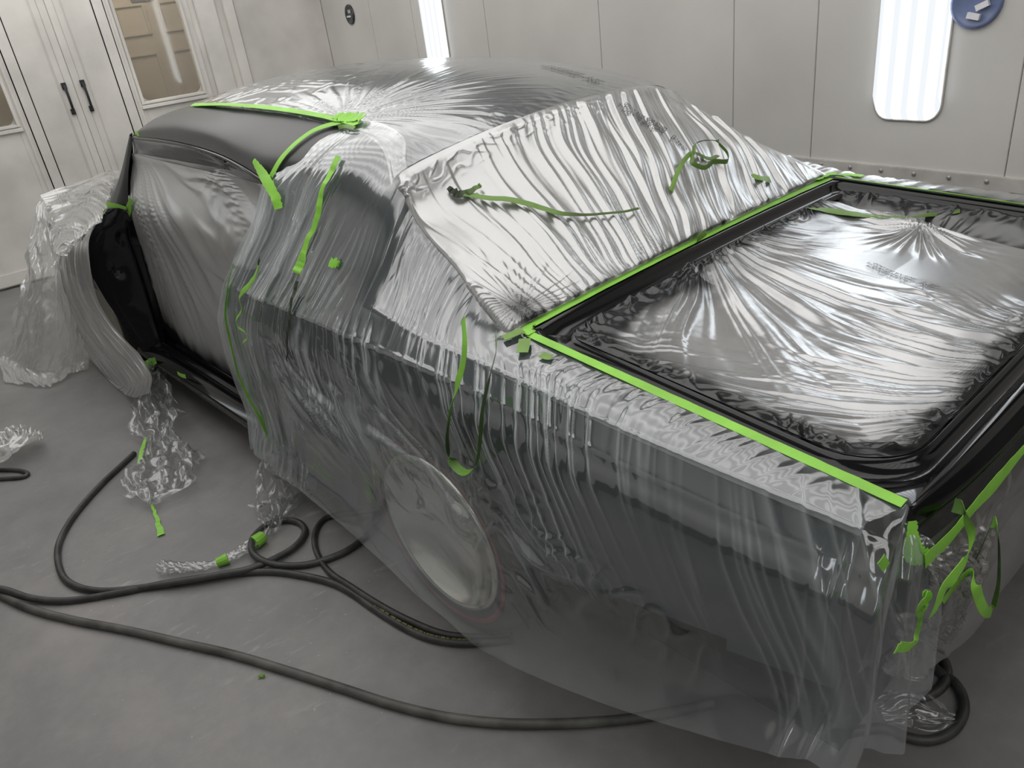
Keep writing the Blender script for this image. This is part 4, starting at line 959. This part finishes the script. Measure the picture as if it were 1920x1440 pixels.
door_film = sheet('door_opening_film', P + n * d[..., None], 'f_door', spray=np.clip(spray, 0, 1), uv=np.stack([w, fr], -1))
tag(door_film, 'grey plastic masking film fanned across the empty door opening', 'masking film')

# ---- front wing film and the clear sheet over the nose
px = [[(190, 402), (165, 462), (176, 545), (205, 600), (240, 640), (266, 668), (285, 705), (278, 738)],
      [(172, 420), (148, 462), (150, 545), (175, 610), (208, 655), (232, 690), (248, 722), (246, 744)],
      [(152, 430), (133, 458), (128, 530), (140, 600), (168, 655), (195, 700), (212, 724), (216, 740)],
      [(138, 440), (118, 470), (104, 505), (110, 560), (130, 612), (152, 655), (176, 695), (190, 716)]]
yv = [[-.80, -.90, -.93, -.93, -.93, -.93, -.95, -.97], [-.80, -.90, -.945, -.95, -.95, -.95, -.96, -.98], [-.80, -.90, -.94, -.95, -.95, -.95, -.95, -.96], [-.80, -.88, -.92, -.93, -.93, -.92, -.92, -.93]]
C = [[loc(*p, 1, v) for p, v in zip(r, q)] for r, q in zip(px, yv)]
for r in C:
    for p in r: p[2] = max(p[2], .012)
P = net(C, 150, 260); n = toward(normals(P), P, (-2, -4, 1)); a = arclen(P, 0); b = arclen(P, 1)
d = ridge(a * 14 + .5 * fbm(b * 2, a * 3, 701), b * 1.0, 702, 3) * .007 + perlin(a * 6, b * 2, 704) * .010
zlow = sstep(0, .06, P[..., 2]); d *= (.3 + .7 * zlow)
P2 = P + n * d[..., None]; P2[..., 2] = np.maximum(P2[..., 2], .006)
wing_film = sheet('front_wing_film', P2, 'f_door')
tag(wing_film, 'wrinkled plastic masking film round the front wing beside the black hinge pillar', 'masking film')

NF = []
pxs = [[(228, 318), (215, 345), (205, 378), (196, 405), (185, 420), (172, 432)],
       [(190, 328), (178, 355), (165, 388), (155, 425), (140, 448), (128, 462)],
       [(130, 348), (128, 365), (125, 395), (122, 430), (120, 460), (118, 480)],
       [(77, 368), (80, 374), (88, 386), (94, 408), (98, 440), (102, 472)]]
zs = [[1.0, .96, .93, .90, .88, .87], [.95, .93, .91, .88, .86, .84], [.91, .90, .89, .87, .84, .82], [.89, .885, .88, .86, .83, .80]]
C = [[loc(*p, 2, v) for p, v in zip(r, q)] for r, q in zip(pxs, zs)]
P = net(C, 150, 100); n = toward(normals(P), P, (-2, -3, 4)); a = arclen(P, 0); b = arclen(P, 1)
d = ridge(b * 14 + a * 3, a * 1.5, 711, 3) * .014 + perlin(a * 5, b * 6, 712) * .010
nose = empty('nose_film', to_world(np.array([-4.5, -1.0, 0])), CA)
tag(nose, 'milky clear plastic sheet draped over the nose and spread out on the floor', 'masking film')
inv = np.array([-4.5, -1.0, 0])
def nsheet(nm, P, mat): 
    o = finish(nm, grid_mesh(nm, P - inv), mat, nose, None, True); return o
nsheet('top_sheet', P + n * d[..., None], 'f_clear')
D = [[(77, 368), (66, 430), (52, 500), (38, 570), (22, 640), (10, 690), (8, 716)],
     [(84, 372), (82, 430), (76, 500), (68, 580), (54, 650), (42, 700), (45, 722)],
     [(92, 382), (100, 440), (104, 510), (106, 585), (100, 650), (92, 700), (95, 724)],
     [(98, 400), (112, 450), (120, 510), (132, 580), (140, 640), (140, 680), (138, 700)],
     [(102, 440), (118, 470), (130, 520), (150, 590), (165, 640), (170, 665), (165, 690)]]
dy = [[-.80, -.90, -1.0, -1.1, -1.2, -1.28, -1.335], [-.80, -.89, -.98, -1.07, -1.16, -1.24, -1.29], [-.80, -.88, -.95, -1.02, -1.09, -1.15, -1.20], [-.80, -.86, -.91, -.95, -.99, -1.02, -1.05], [-.81, -.85, -.88, -.90, -.93, -.95, -.98]]
C = [[loc(*p, 1, v) for p, v in zip(r, q)] for r, q in zip(D, dy)]
for r in C:
    r[-1] = loc(*D[C.index(r) if False else [k for k in range(5) if C[k] is r][0]][-1], 2, .012)
    for p in r: p[2] = max(p[2], .012)
P = net(C, 170, 260); n = toward(normals(P), P, (-3, -4, 1)); a = arclen(P, 0); b = arclen(P, 1)
tc_ = np.linspace(0, 1, 170)[:, None] * np.ones((1, 260))
d = ridge(tc_ * 6 + .6 * fbm(b * 3, tc_ * 3, 721, 2), b * 1.6, 722, 3) * .018 + ridge(tc_ * 13, b * 3, 725, 4) * .008 + fbm(a * 9, b * 9, 723, 3) * .004 + perlin(a * 3, b * 2, 724) * .012
P2 = P + n * (d * sstep(0, .08, b))[..., None]; P2[..., 2] = np.maximum(P2[..., 2], .006)
nsheet('drape', P2, 'f_clear')

# ------------------------------------------------------------------ printed marks on the films
def lettering(body, size, outline=False, bold=False):
    cu = bpy.data.curves.new('lettering', 'FONT'); cu.body = body; cu.size = size; cu.align_x = 'LEFT'
    if outline: cu.fill_mode = 'NONE'; cu.bevel_depth = size * 0.022; cu.bevel_resolution = 0; cu.offset = size * 0.03
    elif bold: cu.offset = size * 0.02
    o = bpy.data.objects.new('lettering', cu); COL.objects.link(o)
    dg = bpy.context.evaluated_depsgraph_get(); me = bpy.data.meshes.new_from_object(o.evaluated_get(dg))
    bpy.data.objects.remove(o); bpy.data.curves.remove(cu)
    co = np.empty(len(me.vertices) * 3); me.vertices.foreach_get('co', co); return me, co.reshape(-1, 3)
def print_on(parent, p_start, p_end, items, mat='ink', lift=0.004):
    """flat print that follows the sheet: text x axis runs from p_start to p_end (pixels on the sheet)"""
    A_, n0 = cast(*p_start, 0.0); B_, n1 = cast(*p_end, 0.0)
    nn = n0 + n1; nn /= np.linalg.norm(nn); ex = B_ - A_; ex /= np.linalg.norm(ex); ey = np.cross(nn, ex); ey /= np.linalg.norm(ey)
    pm = np.array(parent.location); org = to_local(pm)
    for body, size, dx, dy, outl in items:
        me, co = lettering(body, size, outl, True)
        Q = A_ + np.outer(co[:, 0] + dx, ex) + np.outer(co[:, 1] + dy, ey)
        R = []
        for q in Q:
            best = None
            for t in FILMS:
                h = t.ray_cast(Vector(q + nn * .06), Vector(-nn), .12)
                if h[0] is not None and (best is None or h[3] < best[3]): best = h
            R.append((np.array(best[0]) if best else q) + nn * lift)
        R = np.array(R) + np.outer(co[:, 2], nn) * 0.3
        me.vertices.foreach_set('co', (R - org).ravel()); me.update(); me.name = 'printed_lettering'
        me.materials.append(MT[mat]); o = bpy.data.objects.new('printed_lettering', me); link(o, parent)
        o['label'] = 'grey printed lettering'
LINES = [('PAINT THIS SIDE OUT', .0125), ('PEINTURER DE CE COTE', .0125), ('PINTE POR ESTE LADO', .0125)]
def mark(parent, a, b, k=1.0):
    it = [('3M', .036 * k, 0, 0, True)]
    for i, (t_, sz) in enumerate(LINES): it.append((t_, sz * k, .068 * k, (.017 - .012 * i) * k, False))
    print_on(parent, a, b, it)
register(np.repeat(np.repeat(GUTTER_P, 3, 0), 3, 1)); register(np.repeat(np.repeat(P, 1, 0), 1, 1)) if False else None
mark(trunk_film, (1763, 541), (1640, 498), 1.05)
mark(roof_film, (1134, 156), (1060, 133), 1.5)
mark(win_film, (1288, 281), (1228, 232), 1.2)

# ------------------------------------------------------------------ tape
T = 'masking_tape'
def q(px): return px
laid_tape(T, [(363, 199), (420, 199), (480, 203), (540, 210), (600, 220), (640, 229), (672, 237)], .026, 'tape', 'green tape strip along the roof edge above the door', lift=.007, ragged=.002)
FILMS.append(BVHTree.FromPolygons([Vector(p) for p in Prs[::2, ::2].reshape(-1, 3)], [(i * 20 + j, (i + 1) * 20 + j, (i + 1) * 20 + j + 1, i * 20 + j + 1) for i in range(44) for j in range(19)]))
laid_tape(T, [(632, 222), (650, 227), (668, 227), (688, 227)], [.03, .05, .045, .02], 'tape', 'torn wad of green tape where the roof strips meet', lift=.012, ragged=.012, wob=.004)
laid_tape(T, [(640, 236), (655, 241), (668, 246)], .012, 'tape_dull', 'short thin tape end under the torn wad on the roof', lift=.010)
laid_tape(T, [(652, 232), (620, 238), (590, 249), (565, 266), (545, 284), (528, 304), (512, 332)], .022, 'tape', 'curved green tape strip behind the black roof side', lift=.008)
laid_tape(T, [(484, 304), (496, 322), (508, 344), (518, 366), (526, 390)], [.016, .030, .034, .030, .026], 'tape', 'broad green tape strip below the curved roof tape', lift=.016, ragged=.003)
laid_tape(T, [(640, 297), (628, 322), (613, 356), (601, 392), (590, 430), (578, 466), (570, 490), (562, 514)], [.022, .020, .018, .018, .016, .016, .03, .03], 'tape', 'long loose green tape strip on the sail panel', lift=.012, wob=.004)
laid_tape(T, [(563, 528), (556, 560), (549, 600), (546, 640), (545, 672)], [.014, .016, .016, .013, .006], 'slit_tape_black', 'dark strip standing for the shaded tear slit below the long green tape', lift=.012, wob=.003)  # painted darkness of a slit torn in the film, built as a strip
laid_tape(T, [(623, 496), (632, 494), (642, 498)], [.018, .026, .012], 'tape', 'small green tape scrap on the quarter film', lift=.010, wob=.006, n=16)
def planar(px, ax, val): return [loc(x, y, ax, v) for (x, y), v in zip(px, val if np.ndim(val) else [val] * len(px))]
ed = [(438, 494), (428, 530), (423, 570), (426, 612), (436, 660), (448, 705), (464, 742), (482, 775), (500, 812), (512, 838), (522, 850)]
ribbon(T, planar(ed, 1, [-.87, -.885, -.895, -.90, -.90, -.895, -.885, -.88, -.87, -.865, -.86]), [(-.8, -.6, .2)] * len(ed), [.008, .010, .014, .012, .010, .010, .014, .014, .018, .03, .02], 'tape', label='green tape edging the film along the back of the door opening', wob=.002)
sq = [(486, 492), (480, 512), (468, 532), (455, 548), (449, 560), (452, 580), (444, 596), (446, 612), (458, 622), (462, 634), (456, 645)]
ribbon(T, planar(sq, 1, -.935), [(-.3, -1, .2)] * len(sq), [.006, .012, .016, .018, .008, .008, .007, .007, .007, .007, .005], 'tape', label='thin curling green tape sliver on the pleats beside the door opening', wob=.003, n=90)
ribbon(T, planar([(487, 484), (483, 494)], 1, -.935), [(-.3, -1, .2)] * 2, .012, 'slit_tape_black', label='tiny black tape stub above the curling green sliver', n=6)
# trunk tapes run on the deck edge, outside the gutter
def deck_edge(sv, side, off):
    o_ = []
    for s_ in sv:
        yw = np.interp(s_, [-.875, -.03], [.700, .738]) + off
        o_.append((s_, side * yw, float(deck_z(s_)) + .0075 + .012 * (1 - (yw / .72) ** 2)))
    return o_
ribbon(T, deck_edge(np.linspace(-.85, -.035, 12), -1, .006), [(0, -.15, 1)] * 12, .020, 'tape', label='green tape strip along the near side of the trunk opening', ragged=.0007, n=90)
ribbon(T, deck_edge(np.linspace(-.87, -.02, 12), 1, .006), [(0, .15, 1)] * 12, .020, 'tape', label='green tape strip along the far side of the trunk opening', spray=[.1, .1, .2, .2, .1], n=80)
fr = [(-.883, y_, .9255 + .012 * (1 - (y_ / .72) ** 2)) for y_ in np.linspace(-.67, .69, 14)]
ribbon(T, fr, [(.15, 0, 1)] * 14, .024, 'tape', label='green tape strip between the rear window and the trunk opening', spray=[0, .05, .1, .15, .25, .3, .2], ragged=.0015, n=90)
th = np.linspace(-.1, 1.67, 12)
cornr = [(-.848 - .036 * math.cos(a) if a > 0 else -.848 - .036, -.668 - .036 * math.sin(a), .9285) for a in th]
ribbon(T, cornr, [(0, 0, 1)] * 12, .024, 'tape', label='torn green tape patch round the near front trunk corner', ragged=.006, n=60)
laid_tape(T, [(980, 625), (965, 632), (945, 640)], .020, 'tape_dull', 'dull tape stub pointing away from the trunk corner', lift=.010)
laid_tape(T, [(985, 642), (983, 655), (980, 668)], .026, 'tape_dull', 'square dull tape stub below the trunk corner', lift=.010)
laid_tape(T, [(1016, 668), (1026, 673), (1036, 674)], .020, 'tape_dull', 'faint tape piece under the film beside the trunk tape', lift=.006)
cornfar = [(-.80, .742, .927), (-.86, .728, .932), (-.895, .70, .935), (-.90, .62, .937)]
ribbon(T, cornfar, [(0, 0, 1)] * 4, .03, 'tape', label='green tape patch at the far front trunk corner', ragged=.004)
laid_tape(T, [(1532, 318), (1552, 314), (1575, 312)], .026, 'tape', 'loose green tape piece on the far wing film by the wall', lift=.01, ragged=.004)
laid_tape(T, [(1408, 331), (1424, 337), (1440, 339)], .022, 'tape_dull', 'dull green tape piece low on the rear window film', lift=.008)
laid_tape(T, [(1255, 472), (1275, 460), (1300, 446), (1318, 436)], .018, 'tape_dull', 'dull green tape overlap on the middle of the front trunk tape', lift=.012)
# strut tape showing through the trunk film
laid_tape(T, [(1516, 392), (1560, 397), (1610, 404), (1650, 408), (1700, 408), (1750, 403), (1800, 397)], [.018, .032, .030, .018, .010, .016, .02], 'tape_dull', 'long hazy green tape under the far side of the trunk film', lift=.003, ragged=.004, spray=[.2, .1, .2, .3, .2, .3, .5])
# tail tape
tt_ = [(-.020, -.744, .84), (-.014, -.752, .815), (-.008, -.752, .79), (.004, -.735, .778)]
ribbon(T, tt_, [(1, -.6, .1)] * 4, [.016, .022, .034, .026], 'tape', label='green tape folded down the near end of the black tail panel', ragged=.003)
tl_ = [(.004, -.742, .775), (.014, -.68, .786), (.018, -.60, .797), (.022, -.52, .800), (.024, -.40, .801), (.028, -.2, .803), (.03, 0, .804), (.024, .4, .80)]
ribbon(T, tl_, [(1, 0, .1)] * 8, [.03, .024, .022, .03, .018, .018, .018, .018], 'tape', label='green tape strip along the bottom of the black tail panel', ragged=.0015, n=90)
# hanging loops
U = [(868, 598), (871, 640), (868, 680), (858, 715), (848, 755), (841, 795), (838, 830), (845, 860), (860, 880), (875, 886), (890, 875), (898, 850), (901, 815), (904, 775), (912, 730), (922, 690), (930, 655), (930, 628)]
ribbon(T, planar(U, 1, [-.88, -.91, -.92, -.925, -.93, -.93, -.93, -.93, -.93, -.93, -.93, -.93, -.93, -.93, -.93, -.92, -.90, -.86]), [(-.2, -1, .3)] * 4 + [(-.9, -.5, .1)] * 3 + [(-.4, -.3, 1)] * 4 + [(-.95, -.4, 0)] * 4 + [(-.7, -.7, .2)] * 3, .020, 'tape', label='green tape hanging in a long loop beside the trunk corner', spray=[.15, .05, .05, .3, .85, .9, .55, .3, .7, .8, .85, .85, .8, .3], n=120, wob=.001)
RS = [(868, 366), (890, 374), (930, 380), (975, 385), (1010, 396), (1045, 406), (1080, 409), (1120, 408), (1155, 404), (1192, 397)]
laid_tape(T, RS, [.012, .016, .016, .017, .017, .015, .010, .007, .007, .007], 'tape_dull', 'green tape strip lying sideways across the rear window film', lift=.014, wob=.002, spray=[.3, .1, .1, .1, .1, .3, .7, .6, .5, .6], n=90)
laid_tape(T, [(840, 356), (852, 366), (870, 368), (888, 362), (903, 352)], [.012, .02, .02, .014, .012], 'tape_dull', 'twisted dark tape knot at the end of the sideways strip', lift=.016, wob=.003, spray=[.95, .95, .9, .5, .2])
lp = [(1254, 362), (1264, 336), (1275, 312), (1284, 296)] + [(1310 - 26 * math.cos(t_), 309 - 26 * math.sin(t_)) for t_ in np.linspace(.4, 6.9, 13)] + [(1306, 296), (1326, 302), (1346, 296)]
hits = [cast(x, y, .010 + .045 * math.sin(math.pi * k / 19) ** 2) for k, (x, y) in enumerate(lp)]
hc = np.mean([h[0] for h in hits[4:16]], 0)
ribbon(T, [h[0] for h in hits], [h[1] if k < 4 or k > 16 else (h[0] - hc) / np.linalg.norm(h[0] - hc) + h[1] * .5 for k, h in enumerate(hits)], .013, 'tape_dull', label='green tape curled into a ring on the rear window film', n=140, spray=[0, 0, .1, .3, .4, .3, .2, .3, .5, .5, .3, .3, .4, .4, .3, .4])
tg = [(1788, 947), (1808, 955), (1818, 985), (1820, 1015), (1810, 1050), (1790, 1080), (1770, 1105), (1758, 1135), (1750, 1152)]
ribbon(T, planar(tg, 0, [.03, .05, .06, .065, .065, .065, .06, .055, .05]), [(1, -.2, .2), (.9, .3, .2), (.5, .8, 0), (.8, .5, 0), (1, 0, .1), (1, -.2, .2), (1, -.2, .2), (1, -.2, .2), (1, -.2, .2)], .020, 'tape', label='green tape hanging in a bow from the tail tape', spray=[.8, .7, .5, .1, 0, 0, 0, 0, .1], n=90)
tg = [(1768, 1130), (1790, 1100), (1810, 1078), (1822, 1075), (1830, 1100), (1838, 1128), (1850, 1148), (1862, 1140), (1872, 1100), (1874, 1060), (1873, 1010), (1868, 984), (1862, 980), (1854, 996), (1830, 1050)]
ribbon(T, planar(tg, 0, [.03, .035, .04, .045, .06, .065, .07, .07, .07, .065, .06, .06, .05, .045, .035]), [(1, -.2, .1)] * 4 + [(1, -.4, .3)] * 3 + [(.9, .5, 0)] * 5 + [(1, 0, .3)] * 3, [.012, .012, .012, .016, .02, .02, .018, .02, .02, .02, .02, .02, .016, .006, .004], 'tape', label='green tape zigzag hanging low on the tail film', spray=[.3, .4, .4, 0, 0, 0, .2, .5, .7, .8, .9, .3, .1, .6, .9], n=130)
tg = [(1742, 1108), (1738, 1122), (1728, 1132), (1726, 1160), (1720, 1190), (1712, 1208), (1695, 1214), (1678, 1216)]
ribbon(T, planar(tg, 0, .045), [(1, -.3, .1)] * 8, [.006, .026, .022, .010, .009, .012, .016, .014], 'tape', label='knotted green tape gathering the film below the tail corner', spray=[.1, .1, .3, .5, .3, .1, .1, 0], wob=.003)
ribbon(T, planar([(1652, 1048), (1657, 1056), (1662, 1064)], 0, .03), [(1, -.3, .1)] * 3, .014, 'tape', label='tiny green tape end under the folded tail tape', n=10)
# pillar and sill tape
ribbon(T, [(-3.545, -.765, .945), (-3.50, -.735, .935), (-3.46, -.712, .922)], [(.4, -1, .2)] * 3, [.022, .018, .014], 'tape', label='green tape round the foot of the windscreen pillar', spray=[.1, .4, .5])
ribbon(T, planar([(246, 372), (241, 392), (238, 412), (238, 425)], 1, [-.705, -.705, -.70, -.695]), [(.5, -1, .1)] * 4, [.02, .034, .022, .014], 'tape', label='green tape patch on the door film beside the pillar foot', spray=[.2, .2, .5, .7], ragged=.004)
ribbon(T, planar([(208, 372), (200, 392), (185, 412)], 1, [-.76, -.78, -.80]), [(-.4, -1, .3)] * 3, .010, 'tape_dull', label='thin tape along the outer edge of the windscreen pillar')
ribbon(T, planar([(254, 247), (258, 252), (262, 260)], 1, -.64), [(-.3, -1, .4)] * 3, .020, 'tape', label='green tape tab at the top of the windscreen pillar', n=10)
ribbon(T, planar([(292, 676), (278, 682), (266, 692), (268, 712), (276, 730)], 1, [-.835, -.84, -.845, -.85, -.855]), [(.2, -1, .2)] * 5, [.03, .045, .03, .035, .008], 'tape', label='crumpled green tape flap under the front end of the sill', wob=.006)
ribbon(T, planar([(333, 700), (340, 704), (348, 706)], 1, -.835), [(0, -1, .1)] * 3, .018, 'tape', label='small green tape tab under the middle of the sill', n=12)

# ------------------------------------------------------------------ loose film
def crumple(name, ctrl, widths, mat, label, seed, amp=.02, n=120, m=44, up=(0, 0, 1), fold=7.0, minz=.004, cat='masking film', frame=None, fq=1.0):
    """a creased strip of film along a centre line"""
    P = cr(np.array(ctrl, float), n); w = cr(np.array(widths, float), n)
    Tn = np.gradient(P, axis=0); Tn /= np.linalg.norm(Tn, axis=1)[:, None] + 1e-9
    U = np.cross(np.broadcast_to(np.array(up, float), P.shape), Tn); U /= np.linalg.norm(U, axis=1)[:, None] + 1e-9; V = np.cross(Tn, U)
    t = np.linspace(-1, 1, m); a = arclen(P[:, None], 0) * np.ones((1, m)); tt = t[None] * np.ones((n, 1))
    edge_n = fbm(a * 9, np.sign(tt) * 3.3, seed + 4, 2) * .35
    G = P[:, None] + U[:, None] * (tt * (1 + edge_n * np.abs(tt)) * w[:, None])[..., None]
    a0 = a; a = a * fq; h = amp * (np.abs(fbm(a * 6, tt * 1.6 * fq, seed, 2)) * 1.6 + ridge(tt * fold * .35 + 1.0 * perlin(a * 4, tt, seed + 1), a * 4, seed + 2, 2) * 1.2 + ridge(a * 12 + tt * 2, tt * 2, seed + 8, 4) * .5)
    G = G + V[:, None] * h[..., None] + U[:, None] * (perlin(a * 12, tt * 5, seed + 6) * amp * .8)[..., None]
    if frame == 'car': pass
    G[..., 2] = np.maximum(G[..., 2], minz)
    me = grid_mesh(name, G, np.stack([tt * .2, a], -1))
    o = finish(name, me, mat, None, frame, True)
    if label: tag(o, label, cat)
    return o
def F(x, y, z=.01): return on_floor(x, y, z)
c0 = to_world(loc(290, 690, 1, -.84))
crumple('film_scrap', [c0, (F(300, 730, 0) * .5 + c0 * .5) + np.array((0, 0, .02)), F(300, 790, .05), F(305, 830, .015), F(315, 870, .012), F(305, 920, .012), F(285, 952, .01)], [.02, .05, .11, .05, .13, .16, .03], 'f_scrap', 'long crumpled strip of clear film trailing from the sill to the floor', 801, .022)
ribbon(T, [F(273, 820, .03), F(266, 845, .03), F(259, 870, .02)], [(0, 0, 1)] * 3, [.01, .02, .01], 'tape', label='green tape edge on the trailing crumpled film', frame='world')
ribbon(T, [F(284, 945, .02), F(294, 972, .008), F(303, 1003, .006)], [(0, 0, 1)] * 3, [.008, .014, .026], 'tape', label='green tape tail at the end of the trailing crumpled film', frame='world', wob=.003)
c1 = to_world(loc(512, 850, 1, -.86))
crumple('film_scrap', [c1, c1 * .6 + F(520, 930, .02) * .4, F(528, 935, .02), F(525, 965, .012), F(512, 1000, .01)], [.03, .06, .11, .07, .02], 'f_scrap', 'gathered film corner hanging to the floor behind the sill', 821, .02)
c2 = to_world(loc(545, 845, 1, -.87))
crumple('film_scrap', [c2, c2 * .5 + F(560, 915, .02) * .5, F(575, 925, .015)], [.06, .09, .10], 'f_scrap', 'small film fold hanging in front of the rear wheel', 831, .018)
crumple('film_scrap', [F(-30, 850, .02), F(10, 842, .05), F(40, 828, .06), F(72, 825, .02)], [.07, .14, .10, .03], 'f_clear', 'crumpled piece of clear film on the floor at the left edge', 841, .024, fq=2.2)
crumple('film_scrap', [F(1650, 1340, .012), F(1700, 1335, .012), F(1740, 1345, .012), F(1788, 1352, .01)], [.04, .055, .05, .012], 'f_scrap', 'flat crumpled film scrap inside the hose coil', 851, .010, minz=.003)
crumple('film_scrap', [F(1700, 1225, .06), F(1705, 1245, .05), F(1722, 1262, .012)], [.04, .05, .02], 'f_scrap', 'little film tuft below the tail corner beside the hose', 861, .010)
# twisted film rope with two tape bands
rope = empty('film_rope', F(400, 1058, 0)); tag(rope, 'thin rope of twisted clear film wrapped with two green tape bands on the floor', 'masking film')
rp = [F(302, 1064, .02), F(335, 1064, .022), F(370, 1062, .02), F(398, 1058, .018), F(430, 1045, .022), F(462, 1028, .024), F(490, 1008, .026), F(508, 990, .03)]
C_ = cr(np.array(rp), 150); off = np.array(rope.location)
Tn = np.gradient(C_, axis=0); Tn /= np.linalg.norm(Tn, axis=1)[:, None]; U = np.cross(Tn, (0, 0, 1.0)); V = np.cross(U, Tn)
rad = cr(np.array([.030, .022, .020, .014, .018, .024, .020, .012]), 150); v = []; f = []; sg_ = 40; LL = arclen(C_[:, None], 0)[:, 0]
for i in range(150):
    for k in range(sg_):
        a_ = 2 * math.pi * k / sg_; tw = a_ * 1.0 + LL[i] * 26
        r_ = rad[i] * (0.72 + .28 * abs(math.sin(3.5 * tw + 1.5 * float(perlin(LL[i] * 30, k * .3, 5)))) + .22 * float(perlin(LL[i] * 60, a_ * 2, 7)))
        p = C_[i] + r_ * (math.cos(a_) * U[i] + math.sin(a_) * V[i] * .75); p[2] = max(p[2], .002); v.append(p - off)
for i in range(149):
    for k in range(sg_): f.append((i * sg_ + k, i * sg_ + (k + 1) % sg_, (i + 1) * sg_ + (k + 1) % sg_, (i + 1) * sg_ + k))
me = mesh_py('twisted_film', v, f); finish('twisted_film', me, 'f_scrap', rope, None, True)
for i0, i1 in ((70, 84), (117, 132)):
    pts = [C_[i] - off for i in range(i0, i1)]; vv_, ff_ = tube_vf(pts, rad[i0:i1] * 1.08, 12); vv_ = [np.array((p[0], p[1], max(p[2], .001))) for p in vv_]
    o = obj('tape_band', vv_, ff_, 'tape', rope); o['label'] = 'green tape band'
# scraps of tape on the floor
ribbon('tape_scrap', [F(484, 1272, .003), F(490, 1266, .006), F(496, 1268, .004)], [(0, 0, 1)] * 3, [.006, .014, .008], 'tape_dull', label='tiny pale green tape scrap lying alone on the floor', frame='world', n=14, wob=.003)

# ------------------------------------------------------------------ hoses
def hose(name, px, r, mat, label, z=None, n=260):
    pts = []
    for k, p in enumerate(px):
        zz = r if len(p) < 3 else r + p[2]; pts.append(on_floor(p[0], p[1], zz))
    Q = cr(np.array(pts), n); v, f = tube_vf(Q, r, 12); o = obj(name, v, f, mat, None, None, True); tag(o, label, 'hose'); o['_n'] = 0; del o['_n']; return o, Q
hose('air_hose', [(-60, 1098), (0, 1116), (60, 1142), (140, 1163), (240, 1182), (340, 1205), (440, 1228), (540, 1258), (640, 1290), (740, 1322), (840, 1345), (940, 1356), (1040, 1357), (1110, 1354), (1180, 1348), (1260, 1335), (1340, 1318)], .0125, 'hose_dusty', 'longest dusty black hose running from the left edge to under the hanging film')
h2, q2 = hose('air_hose', [(-60, 1104, .026), (0, 1104, .022), (60, 1122, .006), (130, 1126), (220, 1112), (320, 1092), (420, 1078), (500, 1072), (560, 1078), (620, 1092), (660, 1112), (700, 1140), (750, 1172), (800, 1195), (850, 1205), (900, 1205), (960, 1200)], .0115, 'hose', 'black hose with yellow printing that curves under the film by the wheel')
hose('air_hose', [(252, 850), (225, 875), (195, 903), (165, 935), (135, 972), (113, 1012), (108, 1045), (118, 1080), (145, 1100), (190, 1108), (250, 1104), (330, 1092, .010), (410, 1078, .014), (470, 1066, .012), (530, 1040, .004), (560, 1018, .004), (572, 995), (560, 980), (535, 976), (500, 985, .004), (475, 1008, .018), (472, 1032, .026), (490, 1050, .020), (530, 1060), (580, 1058), (640, 1038), (680, 1012), (700, 990), (730, 970)], .0115, 'hose', 'black hose with a cut end by the sill, looping round the twisted film')
ends = on_floor(252, 850, .0115); nx_ = on_floor(240, 861, .0115)
hose('air_hose', [(760, 950), (710, 956), (665, 961), (630, 966), (606, 975), (592, 995), (590, 1022), (602, 1052), (622, 1076, .006), (655, 1098, .012), (705, 1130, .012), (760, 1160, .006), (830, 1188), (900, 1194), (960, 1190)], .010, 'hose', 'thin black hose loop just in front of the rear wheel')
hose('air_hose', [(-40, 882), (0, 881), (35, 882), (52, 888), (40, 895), (0, 898), (-40, 902)], .009, 'hose', 'short bend of dark hose at the left edge beside the clear film', n=80)
hose('air_hose', [(1560, 1390), (1600, 1372), (1660, 1366), (1700, 1382), (1745, 1388), (1785, 1372), (1806, 1340), (1806, 1308), (1790, 1280), (1765, 1262), (1740, 1240), (1722, 1222), (1700, 1212), (1660, 1230), (1610, 1270)], .0115, 'hose', 'outer coil of black hose beneath the tail corner')
hose('air_hose', [(1600, 1300), (1640, 1302), (1690, 1312), (1730, 1308), (1762, 1292), (1776, 1268), (1772, 1242), (1755, 1222), (1730, 1212), (1700, 1216), (1650, 1240)], .0115, 'hose', 'inner coil of black hose beneath the tail corner', z=None)

# yellow printing along the top of the second hose
MT['yellowink'] = principled('faded_yellow_print', (0.30, 0.27, 0.08), 0.6, noise=(60, 0.3))
pm = MB(); k0 = int(np.argmin(np.linalg.norm(q2 - on_floor(700, 1140, .0115), axis=1))); k1 = int(np.argmin(np.linalg.norm(q2 - on_floor(885, 1206, .0115), axis=1)))
Lq = cr(q2[k0:k1 + 1], 90); o2 = np.array(h2.location)
for k in range(0, 88):
    if (k * 7) % 5 == 0 or k % 11 == 3: continue
    a_, b_ = Lq[k], Lq[k] + (Lq[k + 1] - Lq[k]) * .55; t_ = (b_ - a_) / np.linalg.norm(b_ - a_); sd = np.cross(t_, (0, 0, 1.0)); w_ = .0032 if k % 2 else .0022
    up_ = sd * -.35 + np.array((0, 0, .94)); up_ *= .0119 * (1 if (up_ @ (EYE - a_)) > 0 else 1)
    pm.add([a_ + up_ - sd * w_ - o2, b_ + up_ - sd * w_ - o2, b_ + up_ + sd * w_ - o2, a_ + up_ + sd * w_ - o2], [(0, 1, 2, 3)])
po = pm.build('printed_marks', 'yellowink', h2); po['label'] = 'faded yellow printing'
